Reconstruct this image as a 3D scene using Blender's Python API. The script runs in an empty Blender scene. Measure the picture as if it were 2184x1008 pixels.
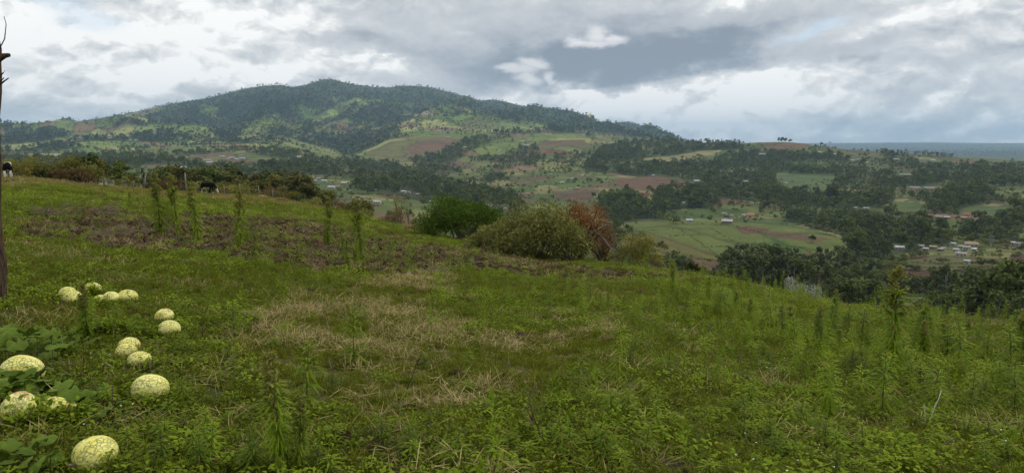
import bpy, math, random
import numpy as np
from mathutils import Vector, Matrix, Euler

rng = np.random.default_rng(11)
random.seed(11)
SC = bpy.context.scene
COL = SC.collection

# ------------------------------------------------------------------ camera, world, sun, exposure
F = 1650.0                      # focal length in pixels of the 2184 px wide photograph
PITCH = math.atan(201.0 / F)    # horizon a little above the middle
cam_d = bpy.data.cameras.new("camera")
cam = bpy.data.objects.new("camera", cam_d)
COL.objects.link(cam)
cam_d.sensor_width = 36.0
cam_d.lens = 36.0 * F / 2184.0
cam_d.clip_start = 0.05
cam_d.clip_end = 60000
cam.location = (0, 0, 0)
cam.rotation_euler = (math.pi / 2 - PITCH, 0, 0)
SC.camera = cam

SUN_EL, SUN_AZ = 52.0, 62.0      # degrees; azimuth clockwise from the view direction
sun_d = bpy.data.lights.new("sun", 'SUN')
sun_d.energy = 1.5
sun_d.angle = math.radians(11)
sun_d.color = (1.0, 0.95, 0.86)
sun = bpy.data.objects.new("sun", sun_d)
COL.objects.link(sun)
_a, _e = math.radians(SUN_AZ), math.radians(SUN_EL)
_sd = Vector((math.sin(_a) * math.cos(_e), math.cos(_a) * math.cos(_e), math.sin(_e)))
sun.rotation_euler = _sd.to_track_quat('Z', 'Y').to_euler()
sun.location = (0, 0, 50)

vs = SC.view_settings
vs.view_transform = 'Standard'; vs.look = 'None'; vs.exposure = 0.12; vs.gamma = 1.0
vs.use_curve_mapping = False
SC.render.engine = 'CYCLES'
cy = SC.cycles
cy.max_bounces = 6; cy.diffuse_bounces = 3; cy.glossy_bounces = 2; cy.transmission_bounces = 4
cy.transparent_max_bounces = 8; cy.volume_bounces = 1
cy.use_denoising = True
cy.denoiser = 'OPENIMAGEDENOISE'
cy.sample_clamp_indirect = 4.0
cy.use_adaptive_sampling = False


class NT:
    """small helper for node trees"""
    def __init__(self, tree):
        self.t = tree; self.n = tree.nodes; self.l = tree.links

    def new(self, typ, **kw):
        nd = self.n.new(typ)
        for k, v in kw.items():
            setattr(nd, k, v)
        return nd

    def link(self, a, b):
        self.l.new(a, b)

    def _in(self, sock, v):
        if hasattr(v, 'links') or isinstance(v, bpy.types.NodeSocket):
            self.link(v, sock)
        else:
            sock.default_value = v

    def m(self, op, a, b=None, c=None, clamp=False):
        nd = self.new('ShaderNodeMath', operation=op, use_clamp=clamp)
        self._in(nd.inputs[0], a)
        if b is not None: self._in(nd.inputs[1], b)
        if c is not None: self._in(nd.inputs[2], c)
        return nd.outputs[0]

    def vm(self, op, a, b=None):
        nd = self.new('ShaderNodeVectorMath', operation=op)
        self._in(nd.inputs[0], a)
        if b is not None: self._in(nd.inputs[1], b)
        return nd.outputs[0]

    def xyz(self, x, y, z):
        nd = self.new('ShaderNodeCombineXYZ')
        for i, v in enumerate((x, y, z)): self._in(nd.inputs[i], v)
        return nd.outputs[0]

    def noise(self, vec, scale, detail=5, rough=0.55, dist=0.0, lac=2.0, color=False, w=None):
        nd = self.new('ShaderNodeTexNoise')
        if w is not None:
            nd.noise_dimensions = '4D'; nd.inputs['W'].default_value = w
        if vec is not None: self.link(vec, nd.inputs['Vector'])
        nd.inputs['Scale'].default_value = scale; nd.inputs['Detail'].default_value = detail
        nd.inputs['Roughness'].default_value = rough; nd.inputs['Distortion'].default_value = dist
        nd.inputs['Lacunarity'].default_value = lac
        return nd.outputs['Color'] if color else nd.outputs['Fac']

    def smooth(self, v, lo, hi):
        nd = self.new('ShaderNodeMapRange', interpolation_type='SMOOTHSTEP')
        self._in(nd.inputs['Value'], v)
        self._in(nd.inputs['From Min'], lo); self._in(nd.inputs['From Max'], hi)
        return nd.outputs['Result']

    def mix(self, fac, a, b, blend='MIX'):
        nd = self.new('ShaderNodeMix', data_type='RGBA', blend_type=blend)
        self._in(nd.inputs[0], fac)
        for s, v in ((nd.inputs[6], a), (nd.inputs[7], b)):
            if isinstance(v, tuple) and len(v) == 3: v = v + (1.0,)
            self._in(s, v)
        return nd.outputs[2]

    def ramp(self, fac, stops, interp='LINEAR'):
        nd = self.new('ShaderNodeValToRGB')
        cr = nd.color_ramp; cr.interpolation = interp
        while len(cr.elements) < len(stops): cr.elements.new(0.5)
        for e, (p, c) in zip(cr.elements, stops):
            e.position = p; e.color = tuple(c) + (1.0,) if len(c) == 3 else c
        self._in(nd.inputs[0], fac)
        return nd.outputs[0]


def px_az_el(u, v):
    """photo pixel -> azimuth, elevation (radians)"""
    u = np.asarray(u, float); v = np.asarray(v, float)
    cx = (u - 1092) / F; cv = (v - 504) / F
    dx = cx; dy = math.cos(PITCH) - math.sin(PITCH) * cv
    dz = -math.sin(PITCH) - math.cos(PITCH) * cv
    return np.arctan2(dx, dy), np.arctan2(dz, np.hypot(dx, dy))


def px_az_s(u, v):
    a, e = px_az_el(u, v)
    return a, np.tan(e)


# ---- sky: Nishita sky seen between layers of cloud
W = bpy.data.worlds.new("World"); SC.world = W; W.use_nodes = True
nt = NT(W.node_tree); nt.n.clear()
out = nt.new('ShaderNodeOutputWorld')
bg = nt.new('ShaderNodeBackground'); bg.inputs['Strength'].default_value = 0.12
nt.link(bg.outputs[0], out.inputs[0])
sky = nt.new('ShaderNodeTexSky'); sky.sky_type = 'NISHITA'; sky.sun_disc = False
sky.sun_elevation = math.radians(SUN_EL); sky.sun_rotation = math.radians(SUN_AZ)
sky.altitude = 2300; sky.air_density = 1.0; sky.dust_density = 0.6
tc = nt.new('ShaderNodeTexCoord')
gen = tc.outputs['Generated']
sep = nt.new('ShaderNodeSeparateXYZ'); nt.link(gen, sep.inputs[0])
X, Y, Z = sep.outputs
az = nt.m('MULTIPLY', nt.m('ARCTAN2', X, Y), 57.29578)
el = nt.m('MULTIPLY', nt.m('ARCSINE', Z), 57.29578)
# gentle warp of the angles so that cloud bodies get uneven outlines
stretched = nt.vm('MULTIPLY', gen, (1.0, 1.0, 2.1))
w1 = nt.noise(stretched, 9.0, 9, 0.62, color=True)
w2 = nt.noise(stretched, 26.0, 7, 0.6, color=True, w=3.0)
sw1 = nt.new('ShaderNodeSeparateColor'); nt.link(w1, sw1.inputs[0])
sw2 = nt.new('ShaderNodeSeparateColor'); nt.link(w2, sw2.inputs[0])
def warp(base, c1, c2, k1, k2):
    a = nt.m('MULTIPLY_ADD', nt.m('SUBTRACT', c1, 0.5), k1, base)
    return nt.m('MULTIPLY_ADD', nt.m('SUBTRACT', c2, 0.5), k2, a)
azw = warp(az, sw1.outputs[0], sw2.outputs[0], 11.0, 3.4)
elw = warp(el, sw1.outputs[1], sw2.outputs[1], 5.0, 2.4)
azf = warp(az, sw1.outputs[2], sw2.outputs[0], 2.2, 1.8)
elf = warp(el, sw1.outputs[0], sw2.outputs[2], 1.2, 1.3)

def blob(u, v, ru, rv, rot=0.0, fine=False, power=1.0):
    """elliptic gaussian around a direction given by photo coordinates; radii in px"""
    a0, e0 = px_az_el(u, v)
    a0 = math.degrees(a0); e0 = math.degrees(e0)
    k = 57.3 / F
    A, E = (azf, elf) if fine else (azw, elw)
    dx = nt.m('SUBTRACT', A, a0); dy = nt.m('SUBTRACT', E, e0)
    if rot:
        c, s = math.cos(math.radians(rot)), math.sin(math.radians(rot))
        rx = nt.m('ADD', nt.m('MULTIPLY', dx, c), nt.m('MULTIPLY', dy, s))
        ry = nt.m('SUBTRACT', nt.m('MULTIPLY', dy, c), nt.m('MULTIPLY', dx, s))
        dx, dy = rx, ry
    dx = nt.m('DIVIDE', dx, ru * k); dy = nt.m('DIVIDE', dy, rv * k)
    r2 = nt.m('ADD', nt.m('MULTIPLY', dx, dx), nt.m('MULTIPLY', dy, dy))
    return nt.m('POWER', 2.71828, nt.m('MULTIPLY', r2, -1.0))

# billows: noise and the same noise a step towards the light, their difference lights the cloud flanks
q = nt.vm('MULTIPLY', gen, (1.0, 1.0, 1.75))
wq = nt.vm('MULTIPLY', nt.vm('SUBTRACT', nt.noise(q, 6.0, 5, 0.55, color=True, w=2.0), (0.5, 0.5, 0.5)), (0.10, 0.10, 0.13))
q = nt.vm('ADD', q, wq)
def billow(vec, off):
    v_ = nt.vm('ADD', vec, off)
    v2_ = nt.vm('ADD', vec, tuple(k * 0.45 for k in off))
    a = nt.noise(v_, 6.5, 9, 0.50, w=1.3)
    b = nt.noise(v2_, 19.0, 7, 0.55, w=7.7)
    b = nt.m('ABSOLUTE', nt.m('MULTIPLY_ADD', b, 2.0, -1.0))
    return nt.m('MULTIPLY_ADD', b, -0.22, a)
d1 = billow(q, (0.0, 0.0, 0.0)); d2 = billow(q, (-0.006, 0.0, 0.03))
relief = nt.m('SUBTRACT', d1, d2)
body = nt.m('SUBTRACT', d1, 0.44)
soft = nt.m('SUBTRACT', nt.noise(nt.vm('MULTIPLY', gen, (1.0, 1.0, 2.6)), 3.2, 4, 0.5, w=5.0), 0.5)

L = nt.m('MULTIPLY_ADD', body, 0.34, 0.72)
L = nt.m('MULTIPLY_ADD', soft, 0.45, L)
# (u, v, ru, rv, rot, amplitude, fine edge)
BL = [
    (1230, 118, 430, 60, 4, -0.17, 0), (820, 85, 260, 38, -4, -0.07, 0), (300, 95, 330, 80, 0, 0.12, 0), (1600, 212, 330, 40, 2, 0.18, 0), (1750, 262, 260, 16, 0, 0.10, 0),
    (320, 80, 220, 55, 0, 0.26, 0), (500, 35, 190, 50, 0, 0.28, 0), (150, 185, 150, 18, 0, 0.10, 0), (160, 150, 240, 50, 0, 0.06, 0), (620, 60, 160, 60, 0, 0.06, 0),
    (60, 20, 170, 36, 0, 0.02, 0), (500, 180, 190, 34, 5, 0.08, 0), (90, 235, 240, 30, 0, -0.14, 0),
    (350, 212, 110, 20, 0, -0.16, 0), (800, 108, 170, 26, -6, -0.24, 0), (900, 60, 330, 50, 0, -0.10, 0),
    (1110, 175, 230, 42, 6, -0.24, 0), (1400, 120, 280, 46, 5, -0.30, 0), (1150, 40, 330, 50, 0, -0.10, 0),
    (1620, 70, 170, 36, 14, -0.18, 0), (1580, 15, 170, 24, 5, -0.18, 0), (1180, 120, 160, 40, 0, -0.10, 0), (1260, 190, 200, 20, 4, -0.16, 0),
    (1380, 208, 150, 22, 6, 0.28, 0), (1540, 190, 230, 24, 3, 0.28, 0), (1720, 235, 260, 42, 0, 0.12, 0), (1690, 175, 160, 14, 0, 0.16, 1),
    (1430, 250, 140, 22, 0, 0.06, 0), (1960, 60, 260, 60, 0, 0.06, 0), (2060, 170, 220, 50, 0, -0.10, 0), (1950, 120, 220, 26, 0, -0.06, 0),
    (1900, 225, 140, 24, 16, -0.20, 0), (2020, 200, 46, 13, 40, 0.36, 1), (1955, 238, 90, 8, 28, 0.26, 1), (1880, 262, 90, 8, 14, 0.16, 1),
    (1788, 180, 26, 34, 0, 0.26, 1), (1810, 96, 90, 16, 12, -0.18, 1), (1960, 34, 120, 9, 16, 0.20, 1), (2080, 232, 90, 18, 0, -0.22, 0),
    (1880, 56, 130, 12, 20, 0.18, 1), (1310, 262, 60, 20, 0, -0.20, 0), (2000, 290, 460, 13, 0, -0.22, 0), (1240, 235, 80, 14, 0, 0.14, 0),
    (1600, 262, 180, 14, 0, 0.14, 0), (2150, 256, 160, 8, 0, 0.12, 0), (700, 150, 150, 14, 0, 0.18, 0), (760, 163, 100, 8, 0, 0.08, 0),
    (560, 150, 40, 30, 0, 0.10, 1), (400, 22, 60, 26, 0, 0.22, 1), (1640, 178, 50, 20, 0, 0.12, 1), (60, 200, 90, 40, 0, 0.06, 0),
]
for (u, v, ru, rv, rot, amp, fine) in BL:
    L = nt.m('MULTIPLY_ADD', blob(u, v, ru, rv, rot, bool(fine)), amp, L)
L = nt.m('MULTIPLY_ADD', nt.m('SUBTRACT', L, 0.62), 1.28, 0.65)
# under-side of the long dark deck: a clear lower edge falling to the left
edge = nt.m('ADD', elf, nt.m('MULTIPLY', azf, -0.10))
a0, e0 = px_az_el(1500, 164); edge0 = math.degrees(e0) - 0.10 * math.degrees(a0)
above = nt.smooth(edge, edge0 - 0.10, edge0 + 0.30)
inside = blob(1420, 122, 420, 70, 4)
L = nt.m('SUBTRACT', L, nt.m('MULTIPLY', nt.m('MULTIPLY', above, inside), 0.20))
lo_in = blob(1560, 205, 380, 48, 0)
L = nt.m('ADD', L, nt.m('MULTIPLY', nt.m('MULTIPLY', nt.m('SUBTRACT', 1.0, above), lo_in), 0.12))
L = nt.m('MULTIPLY_ADD', nt.m('MAXIMUM', nt.m('SUBTRACT', L, 0.78), 0.0), -0.55, L)
# relief stronger where the cloud is bright
rel = nt.m('MULTIPLY', relief, nt.m('MULTIPLY_ADD', nt.smooth(L, 0.45, 0.85), 0.88, 0.12))
L = nt.m('MULTIPLY_ADD', rel, 3.8, L)
cloud = nt.ramp(L, [(0.0, (0.25, 0.285, 0.34)), (0.20, (0.32, 0.36, 0.42)), (0.42, (0.51, 0.535, 0.57)),
                    (0.62, (0.64, 0.66, 0.68)), (0.84, (0.84, 0.84, 0.83)), (1.05, (1.02, 1.01, 0.99))])
# the small white cumulus in front of the dark deck, each a few lobes on a flat base
SMALL = [([(1272, 74, 32, 26), (1238, 92, 42, 14), (1300, 88, 38, 15), (1265, 92, 62, 13)], 104, 0.9),
         ([(1140, 134, 34, 17), (1112, 150, 44, 15), (1126, 168, 32, 14), (1086, 142, 34, 11)], 182, 0.7), ([(1170, 160, 13, 12), (1178, 172, 14, 8)], 180, 0.75),
         ([(1283, 268, 9, 4)], 274, 0.4), ([(992, 74, 20, 7)], 84, 0.35)]
for lobes, vb, k in SMALL:
    bb = None
    for (u, v, ru, rv) in lobes:
        g_ = blob(u, v, ru, rv, 0, True); bb = g_ if bb is None else nt.m('MAXIMUM', bb, g_)
    bb = nt.m('MULTIPLY_ADD', body, 1.6, bb)
    base_el = math.degrees(px_az_el(1265, vb)[1])
    m_ = nt.m('MULTIPLY', nt.smooth(bb, 0.20, 0.90), nt.smooth(elf, base_el - 0.7, base_el + 0.6))
    m_ = nt.m('MULTIPLY', m_, k)
    cc = nt.ramp(nt.m('ADD', nt.m('MULTIPLY_ADD', relief, 1.6, 0.25), nt.m('MULTIPLY', bb, 0.45)), [(0, (0.50, 0.53, 0.58)), (1, (0.98, 0.96, 0.95))])
    cloud = nt.mix(m_, cloud, cc)
# gaps of blue
skyc = nt.mix(1.0, sky.outputs[0], (1.5, 1.35, 1.2), 'MULTIPLY')
gap = nt.m('ADD', nt.m('ADD', blob(195, 44, 80, 22, 0, True), blob(1735, 62, 80, 14, 18, True)), blob(130, 4, 60, 14, 0, True))
gap = nt.m('MULTIPLY', nt.smooth(gap, 0.25, 0.95), 0.36)
cloud_sc = nt.vm('MULTIPLY', cloud, (8.33, 8.33, 8.33))
col = nt.mix(gap, cloud_sc, skyc)
# below the horizon: dull ground tone
col = nt.mix(nt.smooth(Z, -0.012, -0.004), (0.9, 1.0, 0.8), col)
nt.link(col, bg.inputs['Color'])
W.cycles.sampling_method = 'MANUAL'
W.cycles.sample_map_resolution = 1024

# ------------------------------------------------------------------ helpers
def smoothstep(x, a, b):
    t = np.clip((x - a) / (b - a), 0, 1)
    return t * t * (3 - 2 * t)


def _hash(ix, iy, seed):
    h = (ix.astype(np.int64) * 374761393 + iy.astype(np.int64) * 668265263 + seed * 974711) & 0xffffffff
    h = ((h ^ (h >> 13)) * 1274126177) & 0xffffffff
    h = (h ^ (h >> 16)) & 0xffffffff
    return h / 4294967295.0


def vnoise(x, y, seed=0):
    ix = np.floor(x); iy = np.floor(y)
    fx = x - ix; fy = y - iy
    fx = fx * fx * (3 - 2 * fx); fy = fy * fy * (3 - 2 * fy)
    a = _hash(ix, iy, seed); b = _hash(ix + 1, iy, seed)
    c = _hash(ix, iy + 1, seed); d = _hash(ix + 1, iy + 1, seed)
    return (a * (1 - fx) + b * fx) * (1 - fy) + (c * (1 - fx) + d * fx) * fy


def fbm(x, y, seed=0, octaves=4, rough=0.5):
    s = 0; amp = 1.0; tot = 0
    for i in range(octaves):
        s = s + amp * vnoise(x * 2 ** i + 13.7 * i, y * 2 ** i - 7.1 * i, seed + i)
        tot += amp; amp *= rough
    return s / tot


def pip(u, v, poly):
    """point in polygon, vectorised"""
    u = np.asarray(u); v = np.asarray(v)
    ins = np.zeros(u.shape, bool)
    n = len(poly)
    for i in range(n):
        x0, y0 = poly[i]; x1, y1 = poly[(i + 1) % n]
        if y0 == y1: continue
        c = ((y0 > v) != (y1 > v)) & (u < (x1 - x0) * (v - y0) / (y1 - y0) + x0)
        ins ^= c
    return ins


def project(x, y, z):
    """world -> photo pixel"""
    cp, sp = math.cos(PITCH), math.sin(PITCH)
    dep = y * cp - z * sp
    up = y * sp + z * cp
    dep = np.where(dep < 0.01, 0.01, dep)
    return 1092 + F * x / dep, 504 - F * up / dep


def link(o, parent=None):
    COL.objects.link(o)
    if parent is not None: o.parent = parent
    return o


def tag(o, label=None, cat=None, group=None, kind=None):
    if label: o['label'] = label
    if cat: o['category'] = cat
    if group: o['group'] = group
    if kind: o['kind'] = kind
    return o


def empty(name, loc=(0, 0, 0), rz=0.0, s=1.0):
    o = bpy.data.objects.new(name, None)
    o.location = loc; o.rotation_euler = (0, 0, rz); o.scale = (s, s, s) if not isinstance(s, tuple) else s
    o.empty_display_size = 0.1
    return link(o)


class MB:
    """collects geometry for one mesh"""
    def __init__(self):
        self.v = []; self.f = []; self.mi = []; self.n = 0

    def add(self, verts, faces, mi=0):
        verts = np.asarray(verts, float).reshape(-1, 3)
        self.v.append(verts)
        off = self.n
        self.f.extend([tuple(int(i) + off for i in f) for f in faces])
        self.mi.extend([mi] * len(faces))
        self.n += len(verts)

    def box(self, c, s, rz=0.0, mi=0):
        c = np.array(c, float); s = np.array(s, float) / 2
        p = np.array([[x, y, z] for x in (-1, 1) for y in (-1, 1) for z in (-1, 1)], float) * s
        cr, sr = math.cos(rz), math.sin(rz)
        p = np.c_[p[:, 0] * cr - p[:, 1] * sr, p[:, 0] * sr + p[:, 1] * cr, p[:, 2]] + c
        self.add(p, [(0, 1, 3, 2), (4, 6, 7, 5), (0, 4, 5, 1), (2, 3, 7, 6), (0, 2, 6, 4), (1, 5, 7, 3)], mi)

    def tube(self, path, radii, sides=6, mi=0, cap=True, wob=0.0):
        path = np.asarray(path, float); n = len(path)
        radii = np.broadcast_to(np.asarray(radii, float), (n,))
        vs_ = []
        ref = np.array([0.31, 0.17, 0.93])
        for i in range(n):
            t = path[min(i + 1, n - 1)] - path[max(i - 1, 0)]
            t = t / (np.linalg.norm(t) + 1e-9)
            r = ref if abs(t @ ref) < 0.9 * np.linalg.norm(ref) else np.array([1.0, 0, 0])
            a = np.cross(t, r); a /= np.linalg.norm(a); b = np.cross(t, a)
            for k in range(sides):
                th = 2 * math.pi * k / sides
                rr = radii[i] * (1 + (wob * (random.random() - .5) if wob else 0))
                vs_.append(path[i] + rr * (math.cos(th) * a + math.sin(th) * b))
        fs = []
        for i in range(n - 1):
            for k in range(sides):
                k2 = (k + 1) % sides
                fs.append((i * sides + k, i * sides + k2, (i + 1) * sides + k2, (i + 1) * sides + k))
        if cap:
            fs.append(tuple(range(sides))[::-1]); fs.append(tuple((n - 1) * sides + k for k in range(sides)))
        self.add(vs_, fs, mi)

    def leaves(self, base, dirs, length, width, droop=0.2, roll=None, mi=0, fold=0.0):
        """bent leaf blades: base (n,3), dirs (n,3), 5 vertices each"""
        base = np.asarray(base, float); dirs = np.asarray(dirs, float)
        n = len(base)
        dirs = dirs / (np.linalg.norm(dirs, axis=1, keepdims=True) + 1e-9)
        up = np.tile([0.0, 0, 1.0], (n, 1)) + rng.normal(0, 0.25, (n, 3))
        side = np.cross(dirs, up); side /= (np.linalg.norm(side, axis=1, keepdims=True) + 1e-9)
        if roll is not None:
            nrm = np.cross(side, dirs)
            side = side * np.cos(roll)[:, None] + nrm * np.sin(roll)[:, None]
        length = np.broadcast_to(length, (n,))[:, None]; width = np.broadcast_to(width, (n,))[:, None]
        dn = np.tile([0.0, 0, -1.0], (n, 1))
        mid = base + dirs * length * 0.5
        tip = base + dirs * length + dn * length * droop
        b0 = base + side * width * 0.18; b1 = base - side * width * 0.18
        m0 = mid + side * width * 0.5; m1 = mid - side * width * 0.5
        v = np.stack([b0, b1, m1, m0, tip], 1).reshape(-1, 3)
        o = np.arange(n) * 5
        f = []
        for k in o:
            f.append((k, k + 1, k + 2, k + 3)); f.append((k + 3, k + 2, k + 4))
        self.add(v, f, mi)

    def cards(self, pos, size, nrm, mi=0):
        """leaf sprays: diamond shaped quads at pos with normals about nrm"""
        pos = np.asarray(pos, float); n = len(pos)
        nrm = nrm / (np.linalg.norm(nrm, axis=1, keepdims=True) + 1e-9)
        r = rng.normal(size=(n, 3))
        a = np.cross(nrm, r); a /= (np.linalg.norm(a, axis=1, keepdims=True) + 1e-9)
        b = np.cross(nrm, a)
        size = np.broadcast_to(size, (n,))[:, None]
        a = a * size; b = b * size * 0.62
        v = np.stack([pos - a, pos - b * rng.uniform(.6, 1.1, (n, 1)), pos + a, pos + b], 1).reshape(-1, 3)
        f = [(4 * k, 4 * k + 1, 4 * k + 2, 4 * k + 3) for k in range(n)]
        self.add(v, f, mi)

    def mesh(self, name, mats, smooth=False):
        me = bpy.data.meshes.new(name)
        v = np.concatenate(self.v) if self.v else np.zeros((0, 3))
        me.from_pydata(v.tolist(), [], self.f)
        for m in (mats if isinstance(mats, (list, tuple)) else [mats]): me.materials.append(m)
        if any(self.mi): me.polygons.foreach_set('material_index', self.mi)
        if smooth: me.polygons.foreach_set('use_smooth', [True] * len(self.f))
        me.update()
        return me

    def build(self, name, mats, parent=None, smooth=False):
        return link(bpy.data.objects.new(name, self.mesh(name, mats, smooth)), parent)


# ------------------------------------------------------------------ materials
def new_mat(name):
    m = bpy.data.materials.new(name); m.use_nodes = True
    n = NT(m.node_tree); n.n.clear()
    o = n.new('ShaderNodeOutputMaterial')
    return m, n, o


def leaf_mat(name, c_dark, c_light, trans=0.25, rough=0.6, scale=3.0, rand=0.35, c_alt=None, alt=0.0):
    """foliage: colour differs from plant to plant and from clump to clump"""
    m, n, o = new_mat(name)
    tcx = n.new('ShaderNodeTexCoord'); oi = n.new('ShaderNodeObjectInfo'); geo = n.new('ShaderNodeNewGeometry')
    nz = n.noise(tcx.outputs['Object'], scale, 3, 0.6)
    isl = geo.outputs['Random Per Island']
    f = n.m('ADD', n.m('MULTIPLY', n.smooth(nz, 0.3, 0.7), 0.45), n.m('MULTIPLY', isl, 0.3))
    f = n.m('ADD', f, n.m('MULTIPLY', oi.outputs['Random'], 0.25), clamp=True)
    c = n.mix(f, c_dark, c_light)
    if c_alt is not None:
        k = n.smooth(n.m('FRACT', n.m('ADD', n.m('MULTIPLY', oi.outputs['Random'], 7.31), isl)), 1 - alt, min(1.0, 1 - alt + 0.05))
        c = n.mix(k, c, c_alt)
    hs = n.new('ShaderNodeHueSaturation')
    n.link(c, hs.inputs['Color'])
    hs.inputs['Hue'].default_value = 0.5
    n.link(n.m('ADD', n.m('MULTIPLY', oi.outputs['Random'], rand), 1 - rand / 2), hs.inputs['Value'])
    c = hs.outputs[0]
    p = n.new('ShaderNodeBsdfPrincipled')
    n.link(c, p.inputs['Base Color']); p.inputs['Roughness'].default_value = rough
    p.inputs['Specular IOR Level'].default_value = 0.06
    t = n.new('ShaderNodeBsdfTranslucent')
    n.link(n.mix(1.0, c, (1.0, 1.1, 0.6), 'MULTIPLY'), t.inputs[0])
    ms = n.new('ShaderNodeMixShader'); ms.inputs[0].default_value = trans
    n.link(p.outputs[0], ms.inputs[1]); n.link(t.outputs[0], ms.inputs[2])
    n.link(ms.outputs[0], o.inputs[0])
    return m


def solid_mat(name, c1, c2, scale=4.0, rough=0.8, stretch=(1, 1, 1), bump=0.3, metal=0.0, detail=6, rand=0.0):
    m, n, o = new_mat(name)
    tcx = n.new('ShaderNodeTexCoord')
    vec = n.vm('MULTIPLY', tcx.outputs['Object'], stretch)
    nz = n.noise(vec, scale, detail, 0.65)
    c = n.mix(n.smooth(nz, 0.32, 0.68), c1, c2)
    if rand:
        oi = n.new('ShaderNodeObjectInfo'); hs = n.new('ShaderNodeHueSaturation'); n.link(c, hs.inputs['Color'])
        n.link(n.m('ADD', n.m('MULTIPLY', oi.outputs['Random'], rand), 1 - rand / 2), hs.inputs['Value']); c = hs.outputs[0]
    p = n.new('ShaderNodeBsdfPrincipled')
    n.link(c, p.inputs['Base Color']); p.inputs['Roughness'].default_value = rough
    p.inputs['Metallic'].default_value = metal; p.inputs['Specular IOR Level'].default_value = 0.3 if rough < 0.95 else 0.05
    if bump:
        b = n.new('ShaderNodeBump'); b.inputs['Strength'].default_value = bump; b.inputs['Distance'].default_value = 0.02
        n.link(nz, b.inputs['Height']); n.link(b.outputs[0], p.inputs['Normal'])
    n.link(p.outputs[0], o.inputs[0])
    return m


M = {}
M['grass'] = leaf_mat('grass', (0.076, 0.098, 0.009), (0.190, 0.208, 0.018), 0.35, scale=9, c_alt=(0.26, 0.21, 0.085), alt=0.10)
M['grass_olive'] = leaf_mat('grass_olive', (0.13, 0.115, 0.022), (0.24, 0.205, 0.045), 0.3, scale=9, c_alt=(0.33, 0.27, 0.12), alt=0.22)
M['herb'] = leaf_mat('herb', (0.056, 0.086, 0.007), (0.165, 0.205, 0.014), 0.3, scale=8, c_alt=(0.13, 0.09, 0.03), alt=0.05)
M['herb_bright'] = leaf_mat('herb_bright', (0.100, 0.155, 0.008), (0.240, 0.315, 0.018), 0.3, scale=8)
M['straw'] = leaf_mat('straw', (0.26, 0.195, 0.080), (0.48, 0.39, 0.19), 0.15, scale=6)
M['weed'] = leaf_mat('weed', (0.090, 0.145, 0.010), (0.235, 0.320, 0.022), 0.3, scale=2, c_alt=(0.22, 0.17, 0.04), alt=0.08)
M['weed_dark'] = leaf_mat('weed_dark', (0.060, 0.100, 0.009), (0.150, 0.215, 0.018), 0.3, scale=2, c_alt=(0.18, 0.12, 0.03), alt=0.10)
M['panicle'] = leaf_mat('panicle', (0.18, 0.19, 0.045), (0.33, 0.31, 0.09), 0.3, scale=6)
M['stem'] = solid_mat('stem', (0.07, 0.095, 0.03), (0.13, 0.12, 0.05), 20, 0.7, bump=0)
M['dead_stem'] = solid_mat('dead_stem', (0.035, 0.022, 0.013), (0.09, 0.055, 0.03), 20, 0.8, bump=0)
M['petal'] = solid_mat('petal', (0.65, 0.65, 0.60), (0.8, 0.8, 0.75), 20, 0.6, bump=0)
M['petal_yellow'] = solid_mat('petal_yellow', (0.50, 0.45, 0.06), (0.62, 0.56, 0.12), 20, 0.6, bump=0)
M['euc'] = leaf_mat('eucalyptus_leaves', (0.040, 0.056, 0.020), (0.135, 0.155, 0.052), 0.12, scale=0.25, rand=0.5)
M['broad'] = leaf_mat('broad_leaves', (0.038, 0.058, 0.013), (0.130, 0.155, 0.034), 0.12, scale=0.3, rand=0.5)
M['scrub'] = leaf_mat('scrub_leaves', (0.055, 0.060, 0.013), (0.150, 0.140, 0.034), 0.15, scale=0.5, rand=0.4)
M['far'] = leaf_mat('far_leaves', (0.032, 0.048, 0.019), (0.058, 0.078, 0.029), 0.05, scale=0.1, rand=0.5)
M['bush_green'] = leaf_mat('bush_green', (0.044, 0.090, 0.010), (0.165, 0.240, 0.030), 0.22, scale=1.2)
M['bush_olive'] = leaf_mat('bush_olive', (0.10, 0.115, 0.024), (0.38, 0.37, 0.12), 0.22, scale=1.0, c_alt=(0.22, 0.20, 0.08), alt=0.1)
M['bush_yellow'] = leaf_mat('bush_yellow', (0.10, 0.10, 0.020), (0.33, 0.295, 0.075), 0.25, scale=1.0)
M['bush_rust'] = leaf_mat('bush_rust', (0.105, 0.045, 0.016), (0.27, 0.115, 0.038), 0.15, scale=1.0)
M['bush_brown'] = leaf_mat('bush_brown', (0.10, 0.065, 0.028), (0.24, 0.16, 0.075), 0.15, scale=1.5)
M['bush_pale'] = leaf_mat('bush_pale', (0.16, 0.18, 0.14), (0.46, 0.48, 0.40), 0.15, scale=2.5)
M['bush_dark'] = leaf_mat('bush_dark', (0.022, 0.035, 0.010), (0.070, 0.085, 0.024), 0.12, scale=0.8)
M['vine'] = leaf_mat('vine_leaves', (0.060, 0.105, 0.014), (0.155, 0.220, 0.034), 0.25, rough=0.75, scale=5)
M['bark'] = solid_mat('bark', (0.045, 0.033, 0.022), (0.13, 0.10, 0.075), 3.0, 0.9, (6, 6, 1), 0.6)
M['euc_bark'] = solid_mat('eucalyptus_bark', (0.13, 0.11, 0.085), (0.26, 0.23, 0.19), 2.0, 0.85, (4, 4, 1), 0.2)
M['grey_wood'] = solid_mat('grey_wood', (0.14, 0.125, 0.105), (0.27, 0.245, 0.21), 5.0, 0.9, (8, 8, 1), 0.3)
M['trunk'] = solid_mat('dead_trunk_bark', (0.030, 0.020, 0.014), (0.115, 0.080, 0.055), 5.0, 0.95, (7, 7, 1.2), 1.0)
M['lichen_bark'] = M['trunk']
M['white_wood'] = solid_mat('bleached_wood', (0.48, 0.45, 0.38), (0.66, 0.63, 0.55), 8, 0.8, bump=0)
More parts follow.
